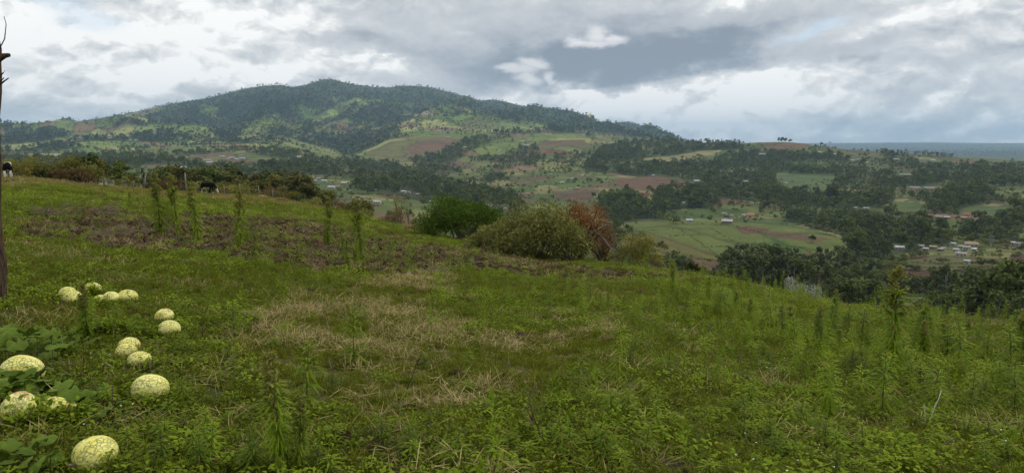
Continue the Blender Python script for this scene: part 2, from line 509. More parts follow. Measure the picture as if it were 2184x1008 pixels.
M['twig'] = solid_mat('twig', (0.10, 0.07, 0.045), (0.24, 0.19, 0.14), 8, 0.85, bump=0)
M['soil'] = solid_mat('clod_soil', (0.036, 0.025, 0.014), (0.100, 0.069, 0.040), 14, 0.95, bump=0.5, rand=0.5)
M['roof'] = solid_mat('corrugated_roof', (0.24, 0.25, 0.26), (0.50, 0.51, 0.52), 0.8, 0.5, bump=0, metal=0.0)
M['roof_dull'] = solid_mat('weathered_roof', (0.15, 0.14, 0.13), (0.34, 0.32, 0.30), 0.8, 0.6, bump=0)
M['roof_red'] = solid_mat('red_roof', (0.33, 0.055, 0.04), (0.45, 0.09, 0.07), 0.8, 0.5, bump=0)
M['roof_tan'] = solid_mat('thatched_roof', (0.26, 0.19, 0.12), (0.38, 0.29, 0.19), 0.8, 0.9, bump=0)
M['roof_green'] = solid_mat('green_roof', (0.05, 0.16, 0.11), (0.08, 0.22, 0.16), 0.8, 0.5, bump=0)
M['roof_mint'] = solid_mat('mint_roof', (0.28, 0.48, 0.42), (0.40, 0.60, 0.54), 0.8, 0.5, bump=0)
M['wall_pale'] = solid_mat('pale_wall', (0.28, 0.26, 0.23), (0.44, 0.42, 0.38), 0.6, 0.85, bump=0)
M['wall_mud'] = solid_mat('mud_wall', (0.16, 0.11, 0.075), (0.26, 0.19, 0.13), 0.6, 0.9, bump=0)
M['dark'] = solid_mat('dark_opening', (0.015, 0.014, 0.013), (0.03, 0.028, 0.026), 1, 0.6, bump=0)
M['door_blue'] = solid_mat('painted_door', (0.05, 0.09, 0.13), (0.08, 0.13, 0.18), 1, 0.6, bump=0)

# ------------------------------------------------------------------ terrain as height over the ground around the camera
NEAR_D0 = 4.0
crest = [(-500, 362, 72), (0, 375, 74), (110, 384, 78), (220, 396, 82), (440, 411, 95), (560, 417, 95), (640, 432, 88), (760, 457, 72), (870, 490, 58),
         (1010, 519, 46), (1130, 543, 40), (1250, 558, 36), (1400, 577, 33), (1600, 612, 30), (1800, 655, 26), (2000, 685, 22),
         (2184, 702, 20), (2700, 735, 17)]
LAY = [
    ('foot', [(-500, 400, 190), (0, 412, 200), (440, 440, 220), (640, 452, 210), (870, 520, 190), (1130, 570, 180), (1330, 590, 170), (1600, 645, 170), (1800, 690, 170), (2184, 740, 170), (2700, 760, 170)], 14),
    ('v1', [(-500, 415, 430), (0, 420, 440), (400, 428, 450), (640, 445, 450), (900, 505, 450), (1100, 548, 420), (1300, 590, 400), (1450, 606, 390), (1600, 632, 380), (1800, 668, 370), (2000, 682, 350), (2184, 682, 340), (2700, 690, 340)], 30),
    ('v15', [(-500, 408, 560), (0, 412, 580), (600, 428, 600), (900, 475, 600), (1200, 525, 570), (1330, 560, 540), (1500, 582, 540), (1700, 592, 560), (1800, 600, 560), (2000, 606, 540), (2184, 606, 530), (2700, 606, 530)], 60),
    ('h1', [(-500, 395, 850), (0, 398, 850), (250, 403, 860), (500, 415, 880), (700, 432, 880), (900, 448, 880), (1050, 462, 850), (1200, 474, 820), (1290, 476, 810), (1340, 472, 800), (1440, 470, 800), (1560, 472, 800), (1700, 484, 780), (1790, 503, 740), (1830, 524, 760), (1900, 530, 780), (2184, 528, 780), (2700, 528, 780)], 75),
    ('h1b', [(-500, 382, 1020), (0, 384, 1020), (300, 389, 1040), (500, 398, 1050), (700, 412, 1050), (900, 425, 1050), (1050, 436, 1000), (1200, 452, 980), (1330, 482, 1000), (1560, 486, 1000), (1700, 488, 980), (1800, 484, 960), (1900, 481, 970), (2184, 476, 980), (2700, 476, 980)], 40),
    ('v3', [(-500, 362, 1400), (0, 365, 1400), (300, 368, 1420), (500, 372, 1450), (700, 380, 1450), (900, 392, 1450), (1100, 412, 1380), (1200, 411, 1350), (1330, 407, 1350), (1480, 409, 1350), (1600, 424, 1350), (1800, 422, 1380), (2000, 420, 1400), (2184, 418, 1400), (2700, 418, 1400)], 50),
    ('v4', [(-500, 348, 1900), (0, 350, 1900), (300, 350, 1950), (500, 345, 2000), (640, 349, 2000), (720, 356, 2050), (800, 361, 2100), (900, 367, 2050), (1000, 372, 1950), (1100, 371, 1900), (1200, 367, 1850), (1330, 372, 1850), (1480, 375, 1900), (1600, 380, 1900), (1800, 379, 1900), (2000, 381, 1950), (2184, 380, 2000), (2700, 380, 2000)], 40),
    ('v5', [(-500, 334, 2500), (0, 336, 2500), (300, 334, 2600), (500, 322, 2700), (640, 322, 2700), (720, 338, 2700), (760, 344, 2600), (850, 344, 2600), (1000, 340, 2600), (1100, 332, 2600), (1200, 326, 2500), (1330, 331, 2500), (1480, 335, 2500), (1600, 340, 2500), (1800, 345, 2500), (2000, 351, 2500), (2184, 358, 2500), (2700, 360, 2500)], 40),
    ('v6', [(-500, 318, 3300), (0, 321, 3300), (300, 316, 3400), (500, 303, 3600), (600, 298, 3700), (680, 318, 3700), (740, 330, 3500), (790, 318, 3300), (830, 302, 3200), (900, 292, 3200), (1000, 290, 3200), (1100, 291, 3200), (1200, 292, 3200), (1330, 298, 3200), (1480, 304, 3200), (1530, 305, 3100), (1600, 305, 3000), (1655, 304, 2900), (1700, 305, 2900), (1740, 311, 2900), (1800, 319, 2900), (1900, 326, 3000), (2000, 331, 3100), (2184, 345, 3100), (2700, 350, 3100)], 45),
    ('v7', [(-500, 302, 4500), (0, 304, 4500), (150, 298, 4500), (300, 290, 4600), (450, 278, 4800), (560, 270, 4800), (640, 276, 5000), (740, 290, 4700), (820, 276, 4600), (900, 268, 4600), (1000, 268, 4500), (1100, 275, 4500), (1200, 283, 4500), (1330, 294, 4600), (1440, 306, 4700), (1520, 330, 4800), (1700, 344, 5000), (2184, 350, 5000), (2700, 350, 5000)], 45),
    ('v8', [(-500, 290, 6000), (0, 291, 6000), (150, 281, 6000), (300, 262, 6200), (420, 238, 6300), (520, 228, 6400), (600, 222, 6400), (700, 215, 6400), (800, 222, 6300), (900, 222, 6200), (1000, 234, 6100), (1100, 249, 6000), (1200, 266, 6000), (1330, 284, 6000), (1430, 298, 6000), (1520, 322, 6500), (1700, 333, 7000), (2184, 338, 7000), (2700, 338, 7000)], 55),
    ('m', [(-700, 300, 7600), (-300, 292, 7600), (0, 279, 7600), (60, 273, 7600), (100, 268, 7600), (180, 257, 7600), (270, 243, 7700), (330, 229, 7700), (380, 219, 7800), (450, 208, 7900), (480, 200, 7900), (520, 190, 8000), (560, 183, 8000), (600, 181, 8000), (622, 187, 8000), (650, 182, 8000), (680, 172, 8000), (705, 168, 8000), (730, 175, 8000), (760, 181, 8200), (800, 186, 8200), (830, 187, 8200), (850, 183, 8200), (880, 183, 8200), (905, 185, 8200), (940, 192, 8200), (990, 205, 8200), (1025, 215, 8200), (1050, 212, 8200), (1075, 216, 8200), (1100, 223, 8200), (1150, 233, 8200), (1200, 243, 8200), (1260, 255, 8200), (1305, 264, 8200), (1335, 259, 8200), (1360, 265, 8200), (1400, 281, 8200), (1440, 292, 8200), (1480, 301, 8200), (1530, 316, 8500), (1700, 327, 9000), (2184, 331, 9000), (2700, 331, 9000)], 60),
    ('m2', [(-700, 340, 10500), (0, 330, 10500), (400, 300, 10500), (700, 260, 10500), (1100, 290, 10500), (1500, 320, 11000), (1700, 321, 12000), (2184, 322, 12000), (2700, 322, 12000)], 14),
    ('p1', [(-700, 320, 15000), (240, 270, 13000), (268, 239, 13000), (290, 239, 13000), (330, 260, 13000), (700, 310, 15000), (1500, 312, 16000), (1700, 311, 17000), (2184, 313, 17000), (2700, 313, 17000)], 16),
    ('p2', [(-700, 312, 22000), (700, 309, 22000), (1500, 306, 22000), (1740, 305.5, 22000), (1900, 303.5, 22000), (2050, 305.5, 22000), (2184, 304.5, 22000), (2700, 306, 22000)], 12),
    ('p3', [(-700, 316, 29000), (2700, 316, 29000)], 3),
]
az_f = np.arange(-37.5, 37.51, 0.088)
_o = []
a = 37.5; st = 0.2
while a < 176:
    a += st; st *= 1.12; st = min(st, 5.0); _o.append(a)
_o = [x for x in _o if x < 178]
AZ = np.radians(np.concatenate([-np.array(_o[::-1]), az_f, np.array(_o)]))
NC = len(AZ)
fade = smoothstep(np.abs(np.degrees(AZ)), 60, 150)


def curve(pts, idx):
    p = np.array(pts, float)
    a_, s_ = px_az_s(p[:, 0], p[:, 1])
    vals = s_ if idx == 's' else (p[:, 2] if idx == 'd' else None)
    # fine linear interpolation, then a light smoothing inside the frame
    fine = np.radians(np.arange(-60, 60, 0.02))
    y = np.interp(fine, a_, vals)
    k = 25
    ker = np.hanning(2 * k + 1); ker /= ker.sum()
    y = np.convolve(np.pad(y, k, 'edge'), ker, 'valid')
    r = np.interp(AZ, fine, y)
    mean = np.mean(vals)
    return r * (1 - fade) + mean * fade


Sk = [curve(crest, 's')]; Dk = [curve(crest, 'd')]
for nm, pts, nr in LAY:
    Sk.append(curve(pts, 's')); Dk.append(curve(pts, 'd'))
Sk = np.array(Sk); Dk = np.array(Dk)
z_c = Sk[0] * Dk[0]


def near_z(d, j=slice(None)):
    s = np.clip((d - NEAR_D0) / (Dk[0][j] - NEAR_D0), 0, 1.2)
    return -1.80 + (z_c[j] + 1.80) * s ** 0.92


# rows of the near field (0.3 m out to the crest), then between the layers
NR = 170
tt = np.linspace(0, 1, NR)
Drows = []; Zrows = []; seg_of_row = []
for t in tt:
    d = np.exp(np.log(0.3) * (1 - t) + np.log(Dk[0]) * t)
    Drows.append(d); Zrows.append(near_z(d)); seg_of_row.append(0)
lD = np.log(Dk)
h = np.diff(lD, axis=0); dl = np.diff(Sk, axis=0) / h
K = len(Sk)
mm = np.zeros_like(Sk)
for k in range(1, K - 1):
    w1_ = 2 * h[k] + h[k - 1]; w2_ = h[k] + 2 * h[k - 1]
    same = (dl[k - 1] * dl[k]) > 0
    with np.errstate(divide='ignore', invalid='ignore'):
        hm = (w1_ + w2_) / (w1_ / dl[k - 1] + w2_ / dl[k])
    mm[k] = np.where(same, hm, 0)
mm[0] = dl[0] * 0.3; mm[-1] = dl[-1]
for k in range(K - 1):
    nr = LAY[k][2]
    for i in range(1, nr + 1):
        t = i / nr
        h00 = 2 * t ** 3 - 3 * t ** 2 + 1; h10 = t ** 3 - 2 * t ** 2 + t; h01 = -2 * t ** 3 + 3 * t ** 2; h11 = t ** 3 - t ** 2
        S = h00 * Sk[k] + h10 * h[k] * mm[k] + h01 * Sk[k + 1] + h11 * h[k] * mm[k + 1]
        D = np.exp(lD[k] * (1 - t) + lD[k + 1] * t)
        Drows.append(D); Zrows.append(S * D); seg_of_row.append(k + 1)
DG = np.array(Drows); ZG = np.array(Zrows); seg_of_row = np.array(seg_of_row)
XG = DG * np.sin(AZ); YG = DG * np.cos(AZ)
# relief
near_w = smoothstep(DG, 1.0, 4.0) * (1 - smoothstep(DG, 120, 200))
ZG += near_w * ((fbm(XG / 5.0, YG / 5.0, 3, 3) - .5) * 0.28 * smoothstep(DG, 4, 20) + (fbm(XG / 0.7, YG / 0.7, 5, 3) - .5) * 0.09)
midw = smoothstep(DG, 250, 700) * (1 - smoothstep(DG, 8000, 12000))
ZG += midw * (fbm(XG / 160, YG / 160, 9, 4) - .5) * 9
mw = smoothstep(DG, 2600, 5000) * (1 - smoothstep(DG, 8300, 11000)) * (1 - smoothstep(np.degrees(AZ)[None, :], 9, 14))
xw = XG + 300 * fbm(XG / 900, YG / 900, 21, 3)
rid = 1 - np.abs(fbm(xw / 620, YG / 1900, 31, 4, 0.45) * 2 - 1)
ZG += mw * (rid - 0.75) * 360 * smoothstep(DG, 2800, 6500)
ZG += mw * (fbm(XG / 240, YG / 300, 51, 4) - .5) * 55
# keep the traced skyline of the mountain: take back the relief exactly there
far_pl = smoothstep(DG, 9500, 14000)
ZG += far_pl * (fbm(XG / 1500, YG / 1500, 61, 3) - .5) * 50
names_m = [n for n, _, _ in LAY].index('m')
row_m = np.where(seg_of_row == [n for n, _, _ in LAY].index('m') + 1)[0][-1]
err = ZG[row_m] - Sk[[n for n, _, _ in LAY].index('m') + 1] * DG[row_m]
wrow = np.exp(-((np.log(DG) - np.log(DG[row_m])) / 0.10) ** 2)
ZG -= wrow * err
s_m = Sk[names_m + 1]
lim = s_m[None, :] - 0.0012 * np.clip(np.abs(np.log(DG) - np.log(DG[row_m])) * 40 - 0.4, 0, 6)
capped = (DG > DG[row_m] * 0.80) & (DG < DG[row_m] * 1.32)
ZG = np.where(capped, np.minimum(ZG, lim * DG), ZG)
SG = ZG / DG
SMAX = np.maximum.accumulate(SG, axis=0)
UG, VG = project(XG, YG, ZG)


def _colfrac(a_):
    c = np.clip(np.searchsorted(AZ, a_) - 1, 0, NC - 2)
    f = np.clip((a_ - AZ[c]) / (AZ[c + 1] - AZ[c]), 0, 1)
    return c, f


def _bsearch(grid, c, f, val):
    lo = np.zeros(len(c), int); hi = np.full(len(c), grid.shape[0] - 1)
    for _ in range(11):
        mid = (lo + hi) // 2
        g = grid[mid, c] * (1 - f) + grid[mid, c + 1] * f
        up = g < val
        lo = np.where(up, np.minimum(mid + 1, hi), lo); hi = np.where(up, hi, mid)
    return lo


def ground(x, y):
    x = np.atleast_1d(np.asarray(x, float)); y = np.atleast_1d(np.asarray(y, float))
    a_ = np.arctan2(x, y); d = np.hypot(x, y)
    c, f = _colfrac(a_)
    r = np.clip(_bsearch(DG, c, f, d), 1, len(DG) - 1)
    g0 = DG[r - 1, c] * (1 - f) + DG[r - 1, c + 1] * f; g1 = DG[r, c] * (1 - f) + DG[r, c + 1] * f
    z0 = ZG[r - 1, c] * (1 - f) + ZG[r - 1, c + 1] * f; z1 = ZG[r, c] * (1 - f) + ZG[r, c + 1] * f
    t = np.clip((d - g0) / (g1 - g0 + 1e-9), 0, 1)
    return z0 * (1 - t) + z1 * t


def gz(x, y):
    return float(ground(x, y)[0])


def hit(u, v):
    """first ground point seen through photo pixels (u, v)"""
    u = np.atleast_1d(np.asarray(u, float)); v = np.atleast_1d(np.asarray(v, float))
    a_, s_ = px_az_s(u, v)
    c, f = _colfrac(a_)
    r = np.clip(_bsearch(SMAX, c, f, s_), 1, len(DG) - 1)
    ok = (SMAX[-1, c] * (1 - f) + SMAX[-1, c + 1] * f) >= s_
    d = DG[r, c] * (1 - f) + DG[r, c + 1] * f
    d0 = DG[r - 1, c] * (1 - f) + DG[r - 1, c + 1] * f
    sA = SG[r - 1, c] * (1 - f) + SG[r - 1, c + 1] * f; sB = SG[r, c] * (1 - f) + SG[r, c + 1] * f
    t = np.clip((s_ - sA) / np.where(np.abs(sB - sA) < 1e-9, 1e-9, sB - sA), 0, 1)
    d = d0 * (1 - t) + d * t
    x = d * np.sin(a_); y = d * np.cos(a_)
    return x, y, ground(x, y), d, ok


def hit1(u, v):
    x, y, z, d, ok = hit([u], [v])
    return float(x[0]), float(y[0]), float(z[0]), float(d[0])


def at(u, d, v=400):
    """ground point at distance d under photo column u"""
    a_, _ = px_az_s(u, v)
    x = d * math.sin(a_); y = d * math.cos(a_)
    return x, y, gz(x, y)


def z_at(v, d, u=1092):
    return float(px_az_s(u, v)[1]) * d


# ---- farmed parcels: jittered grid of seeds, nearest two
def parcels(x, y, sp, seed):
    th = 0.35 + 0.5 * (fbm(x / 2600, y / 2600, seed + 5, 2) - .5)
    xr = (x * np.cos(th) + y * np.sin(th)) / (sp * 0.75); yr = (-x * np.sin(th) + y * np.cos(th)) / (sp * 1.5)
    ix = np.floor(xr); iy = np.floor(yr)
    d1_ = np.full(x.shape, 9.0); d2_ = np.full(x.shape, 9.0); cid = np.zeros(x.shape)
    for ox in (-1, 0, 1):
        for oy in (-1, 0, 1):
            cx = ix + ox; cy_ = iy + oy
            sx = cx + 0.5 + 0.7 * (_hash(cx, cy_, seed) - .5); sy = cy_ + 0.5 + 0.7 * (_hash(cx, cy_, seed + 1) - .5)
            dd = np.maximum(np.abs(xr - sx), np.abs(yr - sy)) * 0.75 + 0.25 * np.hypot(xr - sx, yr - sy)
            cl = dd < d1_
            d2_ = np.where(cl, d1_, np.minimum(d2_, dd))
            cid = np.where(cl, _hash(cx, cy_, seed + 2), cid)
            d1_ = np.where(cl, dd, d1_)
    return cid, (d2_ - d1_) * sp * 0.75


def parcels_all(x, y, d):
    c1, e1 = parcels(x, y, 62.0, 71); c2, e2 = parcels(x, y, 150.0, 81)
    far = d > 2300
    return np.where(far, c2, c1), np.where(far, e2, e1), far


# photo-traced regions of the valley -----------------------------------------------------------
FOREST = [  # (polygon, density)
    ([(1270, 322), (1300, 305), (1400, 300), (1560, 302), (1600, 318), (1540, 322), (1440, 338), (1390, 345), (1330, 345), (1260, 345)], 1.0),
    ([(1250, 345), (1330, 350), (1400, 352), (1480, 343), (1560, 350), (1700, 355), (1760, 400), (1600, 410), (1480, 395), (1380, 380), (1300, 372), (1250, 365)], 1.0),
    ([(1520, 335), (1600, 322), (1720, 330), (1790, 330), (1860, 370), (1800, 400), (1560, 400)], 0.9),
    ([(1400, 400), (1560, 395), (1700, 400), (1900, 405), (1900, 445), (1600, 440), (1480, 430)], 0.95),
    ([(620, 385), (700, 370), (760, 372), (830, 370), (900, 380), (1000, 398), (1090, 415), (1130, 450), (1060, 470), (900, 432), (800, 405), (700, 395)], 0.9),
    ([(740, 330), (800, 345), (880, 362), (960, 385), (880, 390), (780, 375), (700, 352)], 0.9),
    ([(1270, 430), (1340, 415), (1400, 440), (1410, 470), (1300, 478), (1265, 460)], 1.0),
    ([(1395, 410), (1500, 400), (1560, 410), (1520, 440), (1480, 468), (1400, 455)], 0.9),
    ([(1580, 452), (1660, 438), (1760, 442), (1900, 475), (2000, 495), (2030, 530), (1900, 545), (1830, 560), (1790, 505), (1700, 475)], 1.0),
    ([(1740, 560), (1820, 520), (1850, 560), (1800, 580)], 0.9),
    ([(1850, 380), (2000, 375), (2184, 365), (2184, 400), (2050, 420), (1900, 412)], 1.0),
    ([(1930, 400), (2184, 425), (2184, 452), (1990, 460), (1930, 440)], 0.7),
    ([(1790, 340), (2184, 350), (2184, 372), (1850, 380)], 0.55),
    ([(1860, 322), (2000, 328), (2060, 338), (1900, 338)], 0.8),
    ([(2050, 470), (2184, 460), (2184, 515), (2070, 510)], 0.9),
    ([(525, 322), (600, 318), (640, 330), (720, 355), (730, 375), (640, 372), (540, 352), (500, 345)], 1.0),
    ([(530, 300), (600, 270), (660, 255), (700, 262), (620, 290), (590, 320)], 0.6),
    ([(700, 300), (740, 270), (830, 240), (880, 240), (820, 262), (770, 290), (730, 320)], 0.6),
    ([(980, 300), (1060, 280), (1110, 285), (1040, 305), (990, 330), (930, 350), (900, 345)], 0.6),
    ([(880, 345), (960, 322), (1000, 330), (960, 352), (1000, 370), (900, 372)], 0.7),
    ([(1090, 320), (1150, 312), (1170, 340), (1130, 355), (1060, 350)], 0.6),
    ([(1190, 330), (1260, 325), (1240, 345), (1180, 342)], 0.9),
    ([(1030, 380), (1090, 375), (1090, 390), (1030, 392)], 0.9),
    ([(730, 395), (810, 388), (815, 418), (735, 412)], 0.7),
    ([(540, 355), (625, 352), (625, 378), (540, 382)], 0.95),
    ([(1545, 562), (1600, 545), (1680, 552), (1760, 580), (1780, 615), (1700, 622), (1560, 612)], 1.0),
    ([(1760, 590), (1810, 582), (1880, 610), (1880, 640), (1790, 650)], 1.0),
    ([(1990, 632), (2060, 608), (2184, 622), (2184, 690), (2080, 690), (1990, 668)], 1.0),
]
CLEAR = [
    [(425, 336), (450, 328), (525, 326), (620, 345), (622, 352), (520, 356), (430, 350)],
    [(560, 384), (740, 380), (760, 394), (740, 412), (560, 408)],
    [(300, 352), (390, 350), (395, 372), (300, 376)],
    [(1660, 370), (1780, 374), (1785, 392), (1760, 414), (1690, 412), (1650, 390)],
    [(1900, 428), (1970, 430), (1990, 452), (1920, 464)],
    [(2060, 440), (2150, 438), (2150, 462), (2070, 468), (2040, 458)],
    [(1420, 448), (1510, 444), (1600, 448), (1620, 464), (1430, 468)],
    [(1570, 360), (1640, 358), (1620, 368), (1560, 368)],
    [(2100, 400), (2184, 396), (2184, 408), (2110, 412)],
    [(1870, 300), (1870, 316), (1990, 320), (2184, 326), (2184, 300)],
    [(1330, 478), (1560, 478), (1700, 486), (1800, 508), (1810, 530), (1770, 560), (1600, 560), (1440, 545), (1350, 500)],
    [(1360, 338), (1430, 333), (1500, 321), (1545, 320), (1510, 332), (1440, 346), (1400, 350)],
    [(770, 325), (830, 300), (900, 290), (1000, 290), (960, 315), (900, 335), (830, 350)],
    [(1300, 380), (1400, 374), (1480, 388), (1490, 396), (1400, 412), (1330, 405)],
    [(1180, 408), (1280, 402), (1260, 428), (1180, 428)],
    [(1150, 296), (1260, 292), (1250, 322), (1150, 336)],
    [(1820, 560), (2184, 560), (2184, 612), (2050, 606), (1980, 616), (1820, 590)],
    [(1960, 340), (2184, 328), (2184, 348), (1960, 352)],
    [(1620, 303), (1700, 303), (1740, 312), (1700, 326), (1640, 322)],
    [(1910, 398), (2010, 396), (2030, 410), (1910, 410)],
    [(1140, 285), (1250, 285), (1250, 300), (1140, 300)],
]
SOIL = [  # (polygon, colour)
    ([(756, 300), (775, 280), (815, 272), (832, 278), (806, 300), (780, 308)], (0.15, 0.085, 0.055)),
    ([(770, 330), (830, 305), (900, 293), (1000, 291), (955, 318), (900, 338), (830, 352)], (0.125, 0.125, 0.045)),
    ([(860, 318), (900, 300), (960, 296), (985, 300), (930, 322), (880, 332)], (0.14, 0.085, 0.055)),
    ([(1163, 318), (1214, 321), (1214, 333), (1190, 331), (1166, 328)], (0.12, 0.062, 0.042)),
    ([(1150, 300), (1250, 298), (1250, 312), (1150, 312)], (0.12, 0.085, 0.05)),
    ([(1210, 318), (1262, 320), (1245, 338), (1214, 336)], (0.15, 0.16, 0.055)),
    ([(1310, 382), (1400, 376), (1440, 380), (1480, 392), (1400, 408), (1330, 402)], (0.125, 0.068, 0.045)),
    ([(1180, 410), (1280, 404), (1262, 427), (1182, 426)], (0.10, 0.068, 0.044)),
    ([(1340, 409), (1388, 411), (1378, 430), (1340, 426)], (0.12, 0.060, 0.040)),
    ([(1360, 338), (1430, 333), (1500, 321), (1545, 320), (1510, 332), (1440, 346), (1400, 350)], (0.21, 0.19, 0.08)),
    ([(1620, 304), (1700, 304), (1735, 312), (1700, 318), (1640, 316)], (0.13, 0.085, 0.05)),
    ([(2060, 350), (2184, 352), (2184, 366), (2100, 362)], (0.07, 0.048, 0.034)),
    ([(1330, 476), (1420, 472), (1600, 474), (1700, 486), (1800, 508), (1810, 528), (1770, 556), (1560, 552), (1440, 535), (1360, 500)], (0.098, 0.122, 0.034)),
    ([(1360, 500), (1430, 506), (1500, 530), (1560, 552), (1500, 552), (1430, 540)], (0.105, 0.10, 0.032)),
    ([(1568, 484), (1600, 482), (1640, 488), (1632, 498), (1580, 499)], (0.10, 0.062, 0.040)),
    ([(1628, 492), (1700, 496), (1780, 510), (1740, 516), (1650, 508)], (0.105, 0.072, 0.042)),
    ([(1622, 516), (1668, 513), (1690, 524), (1720, 540), (1640, 544), (1628, 530)], (0.050, 0.105, 0.022)),
    ([(1690, 538), (1760, 542), (1775, 556), (1700, 558)], (0.09, 0.055, 0.035)),
    ([(1908, 576), (1960, 571), (1990, 580), (2045, 596), (1985, 606), (1950, 604)], (0.085, 0.042, 0.028)),
    ([(1975, 570), (2000, 570), (2060, 592), (2045, 596)], (0.105, 0.06, 0.042)),
    ([(2040, 574), (2105, 572), (2150, 590), (2100, 604), (2070, 596)], (0.095, 0.058, 0.04)),
    ([(2120, 570), (2165, 572), (2184, 592), (2150, 602)], (0.05, 0.10, 0.025)),
    ([(1840, 542), (1900, 538), (1960, 545), (1940, 560), (1850, 562)], (0.065, 0.095, 0.027)),
    ([(1935, 540), (1970, 540), (1980, 552), (1940, 552)], (0.10, 0.055, 0.036)),
    ([(1815, 592), (1850, 588), (1870, 596), (1850, 610), (1820, 606)], (0.12, 0.13, 0.035)),
    ([(1870, 590), (1895, 588), (1900, 606), (1878, 604)], (0.085, 0.045, 0.03)),
    ([(2184, 540), (2150, 542), (2160, 562), (2184, 566)], (0.085, 0.045, 0.032)),
    ([(2085, 500), (2130, 505), (2130, 514), (2085, 514)], (0.16, 0.13, 0.07)),
    ([(500, 350), (620, 345), (625, 352), (520, 362)], (0.14, 0.16, 0.05)),
    ([(660, 310), (700, 306), (740, 326), (725, 332), (690, 322)], (0.19, 0.20, 0.06)),
    ([(500, 290), (530, 288), (530, 302), (505, 304)], (0.20, 0.22, 0.06)),
    ([(520, 240), (600, 232), (660, 250), (600, 252), (540, 258)], (0.10, 0.115, 0.045)),
    ([(620, 270), (700, 262), (720, 275), (690, 292), (640, 296)], (0.15, 0.16, 0.05)),
    ([(650, 230), (760, 218), (770, 224), (690, 232)], (0.15, 0.17, 0.06)),
    ([(440, 235), (480, 234), (520, 248), (500, 252), (460, 244)], (0.13, 0.145, 0.055)),
    ([(885, 238), (915, 236), (925, 246), (895, 246)], (0.24, 0.21, 0.12)),
    ([(800, 400), (880, 395), (960, 405), (1000, 420), (860, 425)], (0.105, 0.088, 0.045)),
    ([(1120, 345), (1180, 338), (1215, 355), (1200, 365), (1130, 362)], (0.19, 0.20, 0.065)),
    ([(1080, 355), (1150, 352), (1160, 360), (1090, 366)], (0.20, 0.13, 0.075)),
    ([(1400, 452), (1500, 444), (1600, 448), (1580, 462), (1440, 468)], (0.06, 0.09, 0.025)),
    ([(1900, 430), (1960, 430), (1980, 450), (1920, 462)], (0.07, 0.10, 0.03)),
    ([(2060, 440), (2150, 440), (2140, 462), (2070, 455)], (0.07, 0.10, 0.032)),
    ([(1660, 372), (1780, 376), (1770, 390), (1700, 396), (1660, 388)], (0.075, 0.11, 0.038)),
    ([(1700, 395), (1780, 400), (1760, 415), (1690, 412)], (0.075, 0.10, 0.03)),
]


MFOREST = [(340, 226), (380, 200), (560, 165), (700, 150), (1050, 200), (1560, 300), (1440, 300), (1240, 276), (1000, 238), (900, 218), (800, 210), (700, 206), (640, 222), (575, 252), (520, 262), (460, 252), (480, 232), (400, 222)]


def forest_density(u, v, x, y, d):
    ju = u + (fbm(x / 60, y / 60, 101, 2) - .5) * 26 * np.clip(1500 / d, 0.35, 2)
    jv = v + (fbm(x / 60, y / 60, 111, 2) - .5) * 12 * np.clip(1500 / d, 0.35, 2)
    gapn = 0.35 + 0.65 * smoothstep(fbm(x / 90, y / 130, 127, 3), 0.36, 0.46)
    far_ = smoothstep(d, 900, 1500) * (v < 392) * (u < 1260) * np.where(u < 560, 1.0, smoothstep(350 - v, 0, 12))
    cl_ = smoothstep(fbm(x / 230, y / 420, 129, 3), np.where(u < 540, 0.41, 0.48), np.where(u < 540, 0.52, 0.60))
    den = 0.05 + far_ * 0.75 * cl_ + 0.22 * smoothstep(fbm(x / 240, y / 240, 121, 3), 0.52, 0.68)
    for poly, k in FOREST:
        den = np.where(pip(ju, jv, poly), np.maximum(den, k * gapn), den)
    for poly in CLEAR:
        den = np.where(pip(u, v, poly), 0.0, den)
    return den


# vertex colours of the far ground (colour of crops, soil and pasture, plus sunlight painted on the mountain fields) --------------------------
ri0 = NR - 1
xf, yf, df, uf, vf = (A_[ri0:] for A_ in (XG, YG, DG, UG, VG))
cid, ed, farp = parcels_all(xf, yf, df)
pal = np.array([(0.070, 0.095, 0.026), (0.105, 0.125, 0.036), (0.085, 0.110, 0.034), (0.125, 0.085, 0.050), (0.060, 0.090, 0.024),
                (0.150, 0.140, 0.055), (0.090, 0.088, 0.034), (0.115, 0.140, 0.042), (0.110, 0.070, 0.044), (0.080, 0.115, 0.030),
                (0.175, 0.165, 0.070), (0.072, 0.085, 0.028)])
colf = pal[np.minimum((cid * len(pal)).astype(int), len(pal) - 1)]
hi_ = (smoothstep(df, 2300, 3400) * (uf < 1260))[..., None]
colf = colf * (1 - hi_) + colf * np.array((1.55, 1.62, 1.3)) * hi_  # fields towards the mountain lightened and yellowed: sunlight put into their colour
colf = colf * (0.8 + 0.5 * fbm(xf / 25, yf / 25, 131, 3))[..., None]
ju = uf + (fbm(xf / 30, yf / 30, 141, 2) - .5) * 8; jv = vf + (fbm(xf / 30, yf / 30, 151, 2) - .5) * 3
for poly, c in SOIL:
    ins = pip(ju, jv, poly)
    colf[ins] = np.array(c) * (0.82 + 0.36 * fbm(xf[ins] / 14, yf[ins] / 14, 161, 3))[..., None]
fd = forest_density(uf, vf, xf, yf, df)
hedge = (1 - smoothstep(ed, 1.5 + df * 0.0012, 3.5 + df * 0.0018)) * (1 - smoothstep(df, 9000, 12000))
hw = np.clip(hedge * 0.55, 0, 1)[..., None]
colf = colf * (1 - hw) + np.array((0.035, 0.048, 0.018)) * hw
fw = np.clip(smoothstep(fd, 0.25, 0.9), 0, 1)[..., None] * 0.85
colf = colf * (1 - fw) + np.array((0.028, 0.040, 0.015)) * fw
# hillside meadow just below the crest and unfarmed scrub slopes
sl = ((1 - smoothstep(df, 330, 420)))[..., None]
colf = colf * (1 - sl) + (np.array((0.085, 0.090, 0.028)) * (0.7 + 0.6 * fbm(xf / 9, yf / 9, 171, 3))[..., None]) * sl
